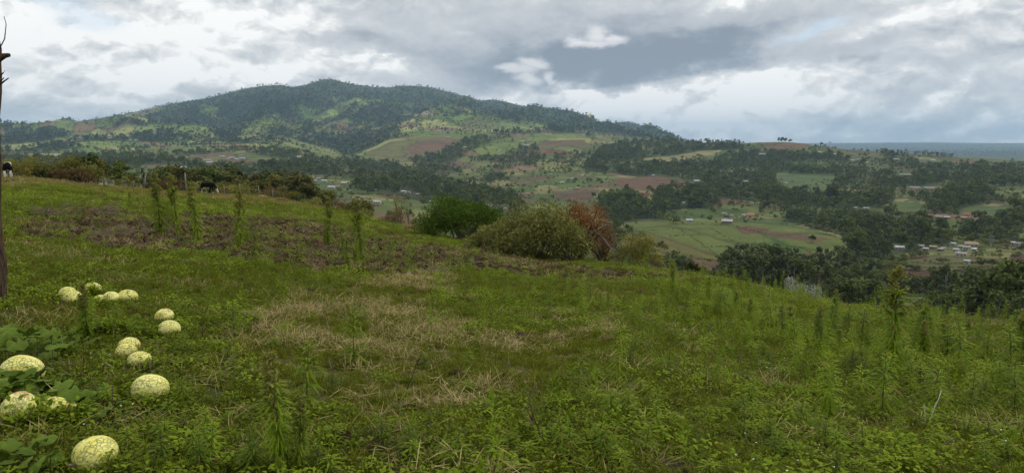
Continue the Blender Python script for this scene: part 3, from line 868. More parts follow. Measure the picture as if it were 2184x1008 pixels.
# forested mountain
mt = pip(uf + (fbm(xf / 400, yf / 400, 187, 2) - .5) * 50, vf + (fbm(xf / 400, yf / 400, 189, 2) - .5) * 22, MFOREST).astype(float)
mt = mt[..., None] * 0.95
colf = colf * (1 - mt) + (np.array((0.036, 0.052, 0.022)) * (0.8 + 0.6 * fbm(xf / 60, yf / 60, 191, 3))[..., None]) * mt
pl = smoothstep(df, 7000, 9000)[..., None] * (1 - mt)
plc = np.array((0.045, 0.055, 0.03)) * (0.5 + 1.0 * fbm(xf / 500, yf / 1400, 201, 4))[..., None]
colf = colf * (1 - pl) + plc * pl

# near field masks ------------------------------------------------------------------------------
PLOUGH = [[(20, 462), (170, 440), (300, 470), (420, 452), (640, 470), (860, 512), (1010, 535), (1180, 560), (1400, 590), (1480, 606), (1340, 600), (1180, 590), (1010, 578), (880, 590), (680, 570), (560, 556), (360, 545), (200, 530), (30, 480)]]
STRAW = [[(520, 690), (650, 650), (860, 590), (980, 600), (900, 660), (1000, 700), (1180, 720), (1320, 700), (1340, 730), (1240, 790), (1180, 850), (1040, 880), (840, 910), (700, 870), (560, 800), (430, 740)],
         [(80, 760), (130, 775), (150, 800), (60, 800)]]
PASTURE = [[(-300, 340), (0, 360), (220, 385), (440, 400), (640, 422), (740, 450), (620, 440), (440, 428), (240, 412), (60, 398), (-300, 392)]]
YELLOWBAND = [[(-100, 396), (60, 398), (240, 412), (440, 426), (640, 446), (760, 462), (900, 500), (860, 506), (640, 468), (420, 450), (200, 438), (-100, 436)]]
WEEDY = [[(1330, 600), (1500, 600), (1700, 650), (2000, 700), (2400, 720), (2400, 860), (1900, 860), (1600, 800), (1400, 720)]]


def near_masks(x, y):
    z = ground(x.ravel(), y.ravel()).reshape(x.shape)
    u, v = project(x, y, z)
    n1 = fbm(x / 1.6, y / 1.6, 211, 3) - .5; n2 = fbm(x / 1.4, y / 1.4, 221, 3) - .5
    d = np.hypot(x, y)
    ju = u + n1 * 160; jv = v + n2 * 60 * np.clip(12 / d, .3, 1.3)
    def mk(polys):
        r = np.zeros(x.shape, bool)
        for p in polys: r |= pip(ju, jv, p)
        return r
    return u, v, mk(PLOUGH), mk(STRAW), mk(PASTURE), mk(YELLOWBAND), mk(WEEDY)


un, vn, mp, ms_, mpa, myb, mwd = near_masks(XG[:NR], YG[:NR])
rows_n = slice(0, NR)
soil_a = mp.astype(float) * smoothstep(fbm(XG[:NR] / 0.9, YG[:NR] / 0.9, 231, 3), 0.36, 0.52)
straw_a = ms_.astype(float)
past_a = mpa.astype(float)
ZG[:NR] += mp * (np.abs(fbm(XG[:NR] / 0.55, YG[:NR] / 0.55, 241, 3) - .5) * 0.28)


def grid_mesh(name, r0, r1, mat, attr=None, attrs_f=None, close=True):
    x = XG[r0:r1]; y = YG[r0:r1]; z = ZG[r0:r1]
    nr, nc = x.shape
    co = np.stack([x, y, z], -1).reshape(-1, 3)
    i = np.arange(nr - 1)[:, None] * nc; j = np.arange(nc - 1)[None, :]
    a_ = (i + j).ravel(); q_ = np.stack([a_, a_ + 1, a_ + 1 + nc, a_ + nc], 1)
    if close:
        b = (np.arange(nr - 1) * nc)
        q_ = np.concatenate([q_, np.stack([b + nc - 1, b, b + nc, b + 2 * nc - 1], 1)])
    me = bpy.data.meshes.new(name)
    me.vertices.add(len(co)); me.vertices.foreach_set('co', co.ravel())
    me.loops.add(len(q_) * 4); me.loops.foreach_set('vertex_index', q_.ravel().astype(np.int32))
    me.polygons.add(len(q_)); me.polygons.foreach_set('loop_start', np.arange(0, len(q_) * 4, 4, dtype=np.int32))
    me.polygons.foreach_set('use_smooth', np.ones(len(q_), bool))
    me.update(calc_edges=True)
    if attr is not None:
        at_ = me.attributes.new('tint', 'FLOAT_COLOR', 'POINT')
        at_.data.foreach_set('color', np.concatenate([attr.reshape(-1, 3), np.ones((len(co), 1))], 1).ravel().astype(np.float32))
    for k, vv in (attrs_f or {}).items():
        at_ = me.attributes.new(k, 'FLOAT', 'POINT'); at_.data.foreach_set('value', vv.ravel().astype(np.float32))
    me.materials.append(mat)
    o = link(bpy.data.objects.new(name, me))
    return o


def near_ground_mat():
    m, n, o = new_mat('field_soil_and_moss')
    g = n.new('ShaderNodeNewGeometry'); P = g.outputs['Position']
    def at_(nm):
        nd = n.new('ShaderNodeAttribute'); nd.attribute_name = nm; return nd.outputs['Fac']
    a = n.noise(P, 1.3, 6, 0.6); b = n.noise(P, 9.0, 6, 0.65); c = n.noise(P, 45.0, 4, 0.6)
    green = n.mix(n.smooth(b, .35, .65), (0.034, 0.046, 0.012), (0.075, 0.088, 0.022))
    soilc = n.mix(n.smooth(c, .35, .65), (0.036, 0.025, 0.014), (0.092, 0.064, 0.036))
    col_ = n.mix(n.smooth(n.m('MULTIPLY_ADD', c, 0.4, a), 0.55, 0.85), green, soilc)
    st = n.mix(n.smooth(b, .35, .7), (0.085, 0.082, 0.026), (0.19, 0.155, 0.065))
    col_ = n.mix(n.m('MULTIPLY', at_('straw'), n.smooth(b, 0.35, 0.6)), col_, st)
    pa = n.mix(n.smooth(b, .35, .7), (0.12, 0.108, 0.030), (0.19, 0.165, 0.055))
    col_ = n.mix(n.m('MULTIPLY', at_('pasture'), 0.85), col_, pa)
    col_ = n.mix(at_('soil'), col_, soilc)
    p = n.new('ShaderNodeBsdfPrincipled'); n.link(col_, p.inputs['Base Color']); p.inputs['Roughness'].default_value = 0.95
    p.inputs['Specular IOR Level'].default_value = 0.15
    bp = n.new('ShaderNodeBump'); bp.inputs['Strength'].default_value = 0.8; bp.inputs['Distance'].default_value = 0.04
    n.link(n.m('ADD', b, n.m('MULTIPLY', c, 0.5)), bp.inputs['Height']); n.link(bp.outputs[0], p.inputs['Normal'])
    n.link(p.outputs[0], o.inputs[0])
    return m


def far_ground_mat(name, s1, s2, amt):
    m, n, o = new_mat(name)
    g = n.new('ShaderNodeNewGeometry'); P = g.outputs['Position']
    nd = n.new('ShaderNodeAttribute'); nd.attribute_name = 'tint'
    a = n.noise(P, s1, 5, 0.65); b = n.noise(P, s2, 4, 0.65)
    f = n.m('MULTIPLY', n.m('ADD', n.m('MULTIPLY_ADD', a, amt, 1 - amt / 2), 0.0), n.m('MULTIPLY_ADD', b, amt, 1 - amt / 2))
    col_ = n.vm('MULTIPLY', nd.outputs['Color'], n.xyz(f, f, f))
    # scattered scrub darker than the pasture
    k = n.smooth(n.noise(P, s2 * 1.6, 3, 0.6, w=4.0), 0.58, 0.66)
    col_ = n.mix(n.m('MULTIPLY', k, 0.55), col_, (0.030, 0.042, 0.015))
    p = n.new('ShaderNodeBsdfPrincipled'); n.link(col_, p.inputs['Base Color']); p.inputs['Roughness'].default_value = 0.95
    p.inputs['Specular IOR Level'].default_value = 0.1
    bp = n.new('ShaderNodeBump'); bp.inputs['Strength'].default_value = 0.7; bp.inputs['Distance'].default_value = 0.25 / s2
    n.link(b, bp.inputs['Height']); n.link(bp.outputs[0], p.inputs['Normal'])
    n.link(p.outputs[0], o.inputs[0])
    return m


names = [n for n, _, _ in LAY]
r_v5 = int(np.where(seg_of_row == names.index('v5') + 1)[0][-1])
o = grid_mesh('field_ground', 0, NR, near_ground_mat(), None, dict(soil=soil_a, straw=straw_a, pasture=past_a)); tag(o, kind='structure')
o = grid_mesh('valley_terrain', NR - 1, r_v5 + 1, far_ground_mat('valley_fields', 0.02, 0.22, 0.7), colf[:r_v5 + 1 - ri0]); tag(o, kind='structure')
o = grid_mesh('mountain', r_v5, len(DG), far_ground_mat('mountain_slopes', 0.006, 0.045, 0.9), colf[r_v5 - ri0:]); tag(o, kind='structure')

# ------------------------------------------------------------------ scatter of uncountable growth
def proto_obj(name, me):
    return bpy.data.objects.new(name, me)      # only used as the instanced source


def scatter(name, protos, x, y, z, rot, scl, idx, label, cat):
    n = len(x)
    c = bpy.data.collections.new(name + '_kinds')
    for i, me in enumerate(protos):
        c.objects.link(proto_obj('%s_kind_%02d' % (name, i), me))
    me = bpy.data.meshes.new(name)
    me.vertices.add(n); me.vertices.foreach_set('co', np.stack([x, y, z], -1).ravel())
    a_ = me.attributes.new('rot', 'FLOAT_VECTOR', 'POINT'); a_.data.foreach_set('vector', np.asarray(rot, float).ravel())
    a_ = me.attributes.new('scl', 'FLOAT_VECTOR', 'POINT')
    scl = np.asarray(scl, float)
    if scl.ndim == 1: scl = np.repeat(scl[:, None], 3, 1)
    a_.data.foreach_set('vector', scl.ravel())
    a_ = me.attributes.new('kind', 'INT', 'POINT'); a_.data.foreach_set('value', np.asarray(idx, np.int32))
    o = link(bpy.data.objects.new(name, me))
    g = bpy.data.node_groups.new(name + '_nodes', 'GeometryNodeTree')
    g.interface.new_socket('Geometry', in_out='INPUT', socket_type='NodeSocketGeometry')
    g.interface.new_socket('Geometry', in_out='OUTPUT', socket_type='NodeSocketGeometry')
    gi = g.nodes.new('NodeGroupInput'); go = g.nodes.new('NodeGroupOutput')
    ci = g.nodes.new('GeometryNodeCollectionInfo'); ci.inputs['Collection'].default_value = c
    ci.inputs['Separate Children'].default_value = True; ci.inputs['Reset Children'].default_value = True
    ip = g.nodes.new('GeometryNodeInstanceOnPoints'); ip.inputs['Pick Instance'].default_value = True
    def na(nm, t):
        q_ = g.nodes.new('GeometryNodeInputNamedAttribute'); q_.data_type = t; q_.inputs['Name'].default_value = nm
        return [s_ for s_ in q_.outputs if s_.enabled and s_.name == 'Attribute'][0]
    g.links.new(gi.outputs[0], ip.inputs['Points']); g.links.new(ci.outputs[0], ip.inputs['Instance'])
    g.links.new(na('kind', 'INT'), ip.inputs['Instance Index'])
    g.links.new(na('rot', 'FLOAT_VECTOR'), ip.inputs['Rotation']); g.links.new(na('scl', 'FLOAT_VECTOR'), ip.inputs['Scale'])
    g.links.new(ip.outputs[0], go.inputs[0])
    md = o.modifiers.new('scatter', 'NODES'); md.node_group = g
    tag(o, label, cat, kind='stuff')
    return o


def rnd_rot(n, tilt=0.15):
    return np.stack([rng.normal(0, tilt, n), rng.normal(0, tilt, n), rng.uniform(0, 6.283, n)], -1)


def dirs(n, lo, hi, jitter=0.0):
    """random directions with elevation between lo and hi degrees"""
    a_ = rng.uniform(0, 6.283, n); e_ = np.radians(rng.uniform(lo, hi, n))
    return np.stack([np.cos(a_) * np.cos(e_), np.sin(a_) * np.cos(e_), np.sin(e_)], -1)


def tuft(n, rad, h0, h1, w, lo=45, hi=88, droop=0.3, mat=None, nm='tuft'):
    b = MB(); a_ = rng.uniform(0, 6.283, n); r = rad * np.sqrt(rng.uniform(0, 1, n))
    base = np.stack([r * np.cos(a_), r * np.sin(a_), np.full(n, -0.01)], -1)
    b.leaves(base, dirs(n, lo, hi), rng.uniform(h0, h1, n), w, droop=droop)
    return b.mesh(nm, mat)


def herb_clump(n, rad, h, leaf, mat, nm='herb'):
    b = MB(); a_ = rng.uniform(0, 6.283, n); r = rad * np.sqrt(rng.uniform(0, 1, n))
    zz = h * rng.uniform(0.25, 1, n) * (1 - 0.5 * (r / rad) ** 2)
    base = np.stack([r * np.cos(a_), r * np.sin(a_), zz], -1)
    b.leaves(base, dirs(n, -5, 45), rng.uniform(0.7, 1.3, n) * leaf, leaf * 0.55, droop=0.25)
    return b.mesh(nm, mat)


def rosette(n, leaf, w, h, mat, nm='rosette'):
    b = MB()
    t = np.linspace(0, 1, n); a_ = np.arange(n) * 2.399
    base = np.stack([0 * t, 0 * t, h * t], -1)
    e_ = np.radians(5 + 70 * t ** 1.6)
    dr = np.stack([np.cos(a_) * np.cos(e_), np.sin(a_) * np.cos(e_), np.sin(e_)], -1)
    b.leaves(base, dr, leaf * (1 - 0.45 * t ** 2), w, droop=0.25)
    return b.mesh(nm, mat)


def near_points(rho, dmin, dmax, p=1.6, azr=38.0, d0=12.0):
    dd = np.linspace(dmin, dmax, 4000)
    f = rho * np.minimum(1, (d0 / dd) ** p) * dd * math.radians(2 * azr)
    cum = np.concatenate([[0], np.cumsum((f[1:] + f[:-1]) / 2 * np.diff(dd))])
    n = int(cum[-1])
    d = np.interp(rng.uniform(0, cum[-1], n), cum, dd)
    a_ = np.radians(rng.uniform(-azr, azr, n))
    dc = np.interp(a_, AZ, Dk[0])
    k = d < dc * 1.3 + 6
    d, a_ = d[k], a_[k]
    x = d * np.sin(a_); y = d * np.cos(a_)
    return x, y, d


def lay(name, protos, rho, dmin, dmax, prob, s0, s1, label, cat, p=1.6, grow=0.45, tilt=0.15, pick=None, sink=0.0):
    x, y, d = near_points(rho, dmin, dmax, p)
    u, v, pl_, st_, pa_, yb_, wd_ = near_masks(x[None], y[None])
    pr = prob(x, y, d, u[0], v[0], pl_[0], st_[0], pa_[0], yb_[0], wd_[0])
    k = rng.uniform(0, 1, len(x)) < pr
    x, y, d = x[k], y[k], d[k]
    n = len(x)
    s = rng.uniform(s0, s1, n) * np.maximum(1, d / 12) ** grow
    scatter(name, protos, x, y, ground(x, y) - sink * s, rnd_rot(n, tilt), s, rng.integers(0, len(protos), n) if pick is None else pick(x, y, n), label, cat)
    return n


NOI = lambda x, y, s, seed: fbm(x / s, y / s, seed, 3)
g_meshes = [tuft(55, 0.09, 0.05, 0.13, 0.006, 35, 85, 0.25, M['grass'], 'grass_tuft_a'), tuft(45, 0.10, 0.04, 0.10, 0.007, 20, 80, 0.3, M['grass'], 'grass_tuft_b'),
            tuft(60, 0.08, 0.06, 0.16, 0.006, 40, 88, 0.3, M['grass'], 'grass_tuft_c')]
cnt = {}
cnt['grass'] = lay('meadow_grass', g_meshes, 105, 2.6, 110,
    lambda x, y, d, u, v, P_, S_, A_, Y_, W_: np.where(P_, 0.05, np.where(A_, 0.0, np.where(S_, 0.80, 0.85))) * smoothstep(NOI(x, y, 1.1, 301), 0.08, 0.38),
    0.7, 1.25, 'short green meadow grass covering the field', 'grass')
go_meshes = [tuft(50, 0.10, 0.04, 0.11, 0.007, 30, 85, 0.25, M['grass_olive'], 'pasture_tuft_a'), tuft(40, 0.12, 0.04, 0.14, 0.007, 30, 85, 0.3, M['grass_olive'], 'pasture_tuft_b')]
cnt['past'] = lay('pasture_grass', go_meshes, 130, 25, 120,
    lambda x, y, d, u, v, P_, S_, A_, Y_, W_: np.where(A_ | (d > 0.93 * np.interp(np.arctan2(x, y), AZ, Dk[0])), 1.0, 0.0),
    0.8, 1.3, 'short olive pasture grass along the ridge', 'grass', p=1.3, grow=0.12)
h_meshes = [herb_clump(44, 0.10, 0.09, 0.024, M['herb'], 'herb_a'), herb_clump(52, 0.12, 0.12, 0.022, M['herb'], 'herb_b'), herb_clump(34, 0.09, 0.06, 0.030, M['herb'], 'herb_c')]
cnt['herb'] = lay('low_weeds', h_meshes, 85, 2.6, 90,
    lambda x, y, d, u, v, P_, S_, A_, Y_, W_: np.where(P_, 0.10, np.where(A_, 0.02, np.where(S_, 0.04, 0.6))) * smoothstep(NOI(x, y, 1.7, 311), 0.30, 0.58),
    0.7, 1.5, 'low leafy weeds carpeting the field', 'weeds')
hb_meshes = [herb_clump(44, 0.12, 0.14, 0.030, M['herb_bright'], 'leafy_a'), herb_clump(34, 0.10, 0.10, 0.036, M['herb_bright'], 'leafy_b')]
cnt['bright'] = lay('bright_leafy_weeds', hb_meshes, 42, 2.6, 95,
    lambda x, y, d, u, v, P_, S_, A_, Y_, W_: np.where(Y_, 1.0, np.where(W_, 0.75, np.where(P_, 0.15, np.where(A_, 0.0, np.where(S_, 0.03, 0.42))))) * smoothstep(NOI(x, y, 2.3, 321), 0.34, 0.62),
    0.7, 1.5, 'bright green leafy weeds in patches', 'weeds')
s_meshes = []
for i in range(3):
    b = MB(); n = 34
    b.leaves(np.stack([rng.normal(0, .09, n), rng.normal(0, .09, n), rng.uniform(.0, .05, n)], -1), dirs(n, -4, 28 + 22 * i), rng.uniform(.06, .17, n), 0.0045, droop=0.05)
    s_meshes.append(b.mesh('straw_%d' % i, M['straw']))
cnt['straw'] = lay('dry_straw', s_meshes, 85, 2.6, 80,
    lambda x, y, d, u, v, P_, S_, A_, Y_, W_: np.where(S_, 0.40 * smoothstep(NOI(x, y, 1.0, 331), 0.30, 0.60), np.where(P_, 0.05, np.where(A_, 0.05, np.where(W_, 0.02, 0.10 * smoothstep(NOI(x, y, 1.0, 333), 0.48, 0.66))))),
    0.7, 1.4, 'dry straw lying flat over the grass', 'straw')
fl = []
for k_, (mt_, nn, rr) in enumerate(((M['petal'], 4, 0.0045), (M['petal'], 3, 0.0055))):
    b = MB()
    for j in range(nn):
        px_, py_, h_ = random.gauss(0, .07), random.gauss(0, .07), random.uniform(.10, .2)
        b.tube([(px_ * .5, py_ * .5, 0), (px_, py_, h_)], 0.0012, 3, mi=1, cap=False)
        a_ = np.linspace(0, 2 * math.pi, 7)[:-1]
        b.add([(px_, py_, h_ + .002)] + [(px_ + rr * math.cos(t), py_ + rr * math.sin(t), h_) for t in a_], [(0, i + 1, (i + 1) % 6 + 1) for i in range(6)], 0)
    fl.append(b.mesh('tiny_flowers_%d' % k_, [mt_, M['stem']]))
cnt['fl'] = lay('tiny_white_flowers', fl, 3, 2.6, 60,
    lambda x, y, d, u, v, P_, S_, A_, Y_, W_: np.where(P_ | A_ | S_, 0.1, 0.5) * smoothstep(NOI(x, y, 2.0, 341), 0.45, 0.62), 0.8, 1.2, 'tiny white flowers dotted among the weeds', 'flowers', grow=0.15)
b = MB()
for j in range(9):
    px_, py_, h_ = random.gauss(0, .14), random.gauss(0, .14), random.uniform(.16, .26); rr = .022
    a_ = np.linspace(0, 2 * math.pi, 7)[:-1]
    b.tube([(px_ * .6, py_ * .6, 0), (px_, py_, h_)], 0.002, 3, mi=1, cap=False)
    b.add([(px_, py_, h_ + .006)] + [(px_ + rr * math.cos(t), py_ + rr * math.sin(t), h_) for t in a_], [(0, i + 1, (i + 1) % 6 + 1) for i in range(6)], 0)
yb_me = [b.mesh('yellow_flowers', [M['petal_yellow'], M['stem']])]
cnt['yb'] = lay('yellow_wildflowers', yb_me, 6.0, 18, 90,
    lambda x, y, d, u, v, P_, S_, A_, Y_, W_: np.where(Y_, 0.75, 0.0) * smoothstep(NOI(x, y, 3.0, 351), 0.35, 0.6), 0.5, 0.9, 'yellow wildflowers in a band below the pasture', 'flowers', grow=0.1, p=1.0)
c_meshes = []
for i in range(5):
    import bmesh
    bm = bmesh.new(); bmesh.ops.create_icosphere(bm, subdivisions=2, radius=0.05)
    for vv in bm.verts:
        q_ = vv.co * 22; k_ = 0.65 + 0.75 * float(vnoise(np.array([q_.x + i * 7]), np.array([q_.y + q_.z * 1.7]), 5)[0])
        vv.co *= k_; vv.co.z *= 0.62
    me = bpy.data.meshes.new('clod_%d' % i); bm.to_mesh(me); bm.free(); me.materials.append(M['soil']); c_meshes.append(me)
cnt['clod'] = lay('soil_clods', c_meshes, 60, 4, 80,
    lambda x, y, d, u, v, P_, S_, A_, Y_, W_: np.where(P_, 0.95 * smoothstep(NOI(x, y, 0.9, 361), 0.26, 0.46), 0.015), 0.35, 1.9, 'dark clods of ploughed soil', 'soil', p=1.5, tilt=0.8)
r_meshes = [rosette(18, 0.10, 0.015, 0.08, M['weed'], 'rosette_a'), rosette(24, 0.09, 0.013, 0.16, M['weed'], 'rosette_b'), rosette(14, 0.12, 0.018, 0.05, M['weed_dark'], 'rosette_c'),
            rosette(30, 0.09, 0.012, 0.26, M['weed'], 'rosette_d')]
cnt['ros'] = lay('fleabane_seedlings', r_meshes, 12.0, 2.8, 60,
    lambda x, y, d, u, v, P_, S_, A_, Y_, W_: np.where(W_, 1.0, np.where(P_, 0.12, np.where(A_, 0.03, np.where(S_, 0.10, 0.45)))) * smoothstep(NOI(x, y, 2.6, 371), 0.35, 0.60), 0.6, 1.4,
    'young star shaped fleabane seedlings among the weeds', 'weeds', grow=0.25)
print('SCATTER', cnt)

# ------------------------------------------------------------------ tall fleabane weeds, each one a thing
def weed_mesh(h_, n, leaf, w, bend, flower, dark, seed, gap=0.0):
    st = MB(); lf = MB(); pn = None
    bx, by = bend
    t = np.linspace(0, 1, 7)
    path = np.stack([bx * t ** 2, by * t ** 2, h_ * t], -1)
    st.tube(path, np.linspace(0.005, 0.002, 7), 5)
    tl = np.sort(rng.uniform(0.08 + gap, 1.0, n)) if not flower else np.sort(rng.uniform(0.05, 0.75, n))
    tl = tl ** 0.85
    base = np.stack([bx * tl ** 2, by * tl ** 2, h_ * tl], -1)
    a_ = np.arange(n) * 2.399 + rng.normal(0, .2, n)
    e_ = np.radians(-28 + 72 * tl ** 1.6 + rng.normal(0, 10, n))
    dr = np.stack([np.cos(a_) * np.cos(e_), np.sin(a_) * np.cos(e_), np.sin(e_)], -1)
    ln = leaf * (0.75 + 0.5 * np.sin(np.pi * np.clip(tl * 0.9 + .1, 0, 1))) * rng.uniform(.8, 1.15, n) * np.where(tl > 0.9, 0.7, 1)
    lf.leaves(base, dr, ln, w * rng.uniform(.8, 1.2, n), droop=0.28)
    if flower:
        pn = MB(); m_ = int(16 * h_ / 0.9) + 8
        tb = rng.uniform(0.52, 1.0, m_)
        for q_ in tb:
            p0 = np.array([bx * q_ ** 2, by * q_ ** 2, h_ * q_]); a1 = random.uniform(0, 6.28)
            L_ = 0.20 * h_ * (1.08 - q_) + 0.03
            p1 = p0 + np.array([math.cos(a1) * L_ * .75, math.sin(a1) * L_ * .75, L_ * 0.9])
            st.tube([p0, p1], [0.0022, 0.001], 3, cap=False)
            k_ = 26; tt_ = rng.uniform(.3, 1.08, k_)[:, None]
            pp = p0 + (p1 - p0) * tt_ + rng.normal(0, 0.012, (k_, 3))
            pn.cards(pp, rng.uniform(.011, .022, k_), rng.normal(size=(k_, 3)))
    return st.mesh('weed_stem', M['stem']), lf.mesh('weed_leaves', M['weed_dark'] if dark else M['weed']), (pn.mesh('weed_panicle', M['panicle']) if pn else None)


WV = {'veg': [weed_mesh(1.0, 300, 0.13, 0.019, (0.03, 0.02), False, False, 1), weed_mesh(1.0, 150, 0.14, 0.019, (-0.05, 0.03), False, False, 2), weed_mesh(1.0, 120, 0.16, 0.022, (0.06, -0.04), False, False, 3)],
      'short': [weed_mesh(0.5, 74, 0.12, 0.018, (0.03, 0.02), False, False, 4), weed_mesh(0.5, 64, 0.13, 0.019, (-0.04, 0.0), False, False, 5), weed_mesh(0.5, 84, 0.11, 0.015, (0.0, -0.03), False, True, 6)],
      'flower': [weed_mesh(1.0, 260, 0.13, 0.019, (0.05, 0.02), True, False, 7), weed_mesh(1.2, 280, 0.13, 0.019, (-0.07, 0.03), True, False, 8)]}
WH = {'veg': 1.0, 'short': 0.5, 'flower': 1.1}
weeds = []


def weed(kind, u, vb, vt=None, hm=None, var=None, label=None, region=None):
    x, y, z, d = hit1(u, vb)
    h_ = (vb - vt) * d / F if vt is not None else hm
    if kind != 'flower': kind = 'veg' if h_ > 0.62 else 'short'
    var = random.randrange(len(WV[kind])) if var is None else var
    hh = (1.0 if var == 0 else 1.2) if kind == 'flower' else WH[kind]
    s = h_ / hh
    wd_ = {'veg': max(s, 0.75) * 1.1, 'short': max(s, 0.6) * 1.1, 'flower': s * 1.15}[kind]
    wd_ *= 1.3 if region and 'right' in region and d > 8 else 1.0
    weeds.append(dict(kind=kind, u=u, v=vb, d=d, x=x, y=y, z=z, s=s, w=wd_, var=var, label=label, region=region, h=h_))


EXPL = [('flower', 188, 728, 618, 0, 'leafy dark weed standing in front of the back row of gourds'),
        ('veg', 250, 700, 650, 0, 'low dark weed right of the one before the back row of gourds'),
        ('veg', 655, 875, 725, 0, 'dense dark green fleabane spike standing left of the dry grass patch'),
        ('veg', 755, 785, 655, 0, 'slim dark fleabane spike on the dry grass, thinner than its left neighbour'),
        ('flower', 600, 1010, 750, 0, 'tall flowering fleabane at the bottom edge right of the gourds'),
        ('flower', 640, 1012, 835, 1, 'yellowish flowering fleabane beside the taller green one at the bottom edge'),
        ('veg', 1232, 868, 757, 1, 'bushy fleabane spike standing alone right of the dry grass patch'),
        ('veg', 1880, 893, 762, 0, 'dark fleabane spike in the low weeds left of the bleached forked stick'),
        ('flower', 1903, 800, 583, 1, 'tallest seeding fleabane rising above the right crest before the brown plots'),
        ('veg', 545, 548, 470, 1, 'leafy green fleabane beside the taller dark one on the ploughed strip'),
        ('flower', 513, 532, 420, 0, 'dark tall fleabane at the left part of the ploughed strip'),
        ('flower', 343, 505, 388, 0, 'left one of two tall seeding fleabanes in front of the grazing cow'),
        ('flower', 378, 505, 386, 1, 'right one of two tall seeding fleabanes in front of the grazing cow'),
        ('flower', 421, 520, 402, 0, 'thin fleabane stem just below the grazing cow'),
        ('flower', 770, 568, 430, 1, 'tall yellow topped fleabane on the ploughed strip under the far valley'),
        ('flower', 698, 525, 430, 0, 'slim yellow topped fleabane at the upper edge of the ploughed strip'),
        ('veg', 733, 568, 475, 1, 'leafy fleabane left of the tall yellow topped one on the ploughed strip'),
        ('veg', 835, 570, 515, 1, 'rounded green fleabane right of the tall yellow topped one'),
        ('veg', 165, 474, 441, 0, 'short dark weed beside the heap of dry brush'),
        ('flower', 1435, 628, 560, 1, 'pale headed fleabane on the crest right of the small olive bush'),
        ('flower', 1783, 690, 622, 0, 'thin seeding fleabane on the crest above the dark eucalyptus clump'),
        ('veg', 500, 722, 645, 2, 'young fleabane between the gourds and the dry grass patch'),
        ('veg', 1965, 700, 640, 1, 'upright green fleabane just right of the tallest seeding one'),
        ('veg', 820, 960, 885, 2, 'pale green fleabane crown at the bottom of the dry grass patch'),
        ('veg', 1215, 985, 895, 2, 'broad cluster like fleabane near the bottom edge right of centre'),
        ('veg', 1330, 780, 705, 1, 'green fleabane at the right end of the dry grass patch'),
        ('veg', 350, 1010, 900, 2, 'leafy fleabane at the bottom edge right of the last gourd'),
        ('veg', 430, 1010, 925, 2, 'second leafy fleabane from the last gourd along the bottom edge'),
        ('veg', 1600, 870, 800, 0, 'dark narrow fleabane in the weeds right of centre'),
        ('veg', 1745, 960, 880, 1, 'pale star topped fleabane in front of the dark fleabane spike')]
for kd, u, vb, vt, var, lb in EXPL: weed(kd, u, vb, vt, var=var, label=lb)
REG = [('in the tall weeds along the right crest', [(1480, 640), (1700, 672), (2000, 715), (2250, 730), (2250, 790), (1900, 770), (1600, 720)], 62, (0.35, 0.8), 0.18),
       ('in the weed thicket at the right edge', [(1800, 780), (2250, 790), (2250, 900), (1850, 880)], 26, (0.22, 0.45), 0.0),
       ('among low weeds between dry patch and right thicket', [(1340, 700), (1750, 740), (1780, 960), (1300, 960), (1260, 830)], 34, (0.15, 0.34), 0.0),
       ('in the weedy patch above the dry grass', [(900, 600), (1450, 640), (1500, 690), (1300, 690), (960, 660)], 34, (0.25, 0.5), 0.05),
       ('on the ploughed strip', [(300, 480), (700, 500), (1100, 560), (1300, 600), (900, 595), (420, 545)], 22, (0.35, 0.8), 0.15),
       ('below the pasture and above the ploughed strip', [(220, 425), (640, 448), (720, 480), (420, 455), (200, 440)], 16, (0.5, 0.9), 0.3),
       ('beside the scattered gourds', [(60, 690), (480, 690), (540, 860), (380, 940), (60, 960)], 14, (0.12, 0.3), 0.0),
       ('along the bottom edge left of centre', [(240, 930), (760, 930), (800, 1030), (200, 1030)], 20, (0.14, 0.32), 0.0),
       ('along the bottom edge right of centre', [(860, 940), (1700, 940), (1700, 1030), (860, 1030)], 22, (0.12, 0.28), 0.0),
       ('in the bottom corner at the right', [(1750, 920), (2250, 920), (2250, 1030), (1750, 1030)], 14, (0.14, 0.3), 0.0),
       ('on the dry grass patch', [(520, 690), (860, 620), (1180, 700), (1150, 840), (700, 870)], 14, (0.10, 0.24), 0.0)]
for ph, poly, n, (h0, h1), pf in REG:
    p = np.array(poly); k = 0; tries = 0
    while k < n and tries < 5000:
        tries += 1
        u = random.uniform(p[:, 0].min(), p[:, 0].max()); v = random.uniform(p[:, 1].min(), p[:, 1].max())
        if not pip(np.array([u]), np.array([v]), poly)[0]: continue
        weed('flower' if random.random() < pf else 'veg', u, v, hm=random.uniform(h0, h1) * .9, region=ph); k += 1


def ordinal(i):
    w_ = ['first', 'second', 'third', 'fourth', 'fifth', 'sixth', 'seventh', 'eighth', 'ninth', 'tenth', 'eleventh', 'twelfth']
    return w_[i] if i < 12 else '%d%s' % (i + 1, {1: 'st', 2: 'nd', 3: 'rd'}.get((i + 1) % 10 if (i + 1) % 100 not in (11, 12, 13) else 0, 'th'))


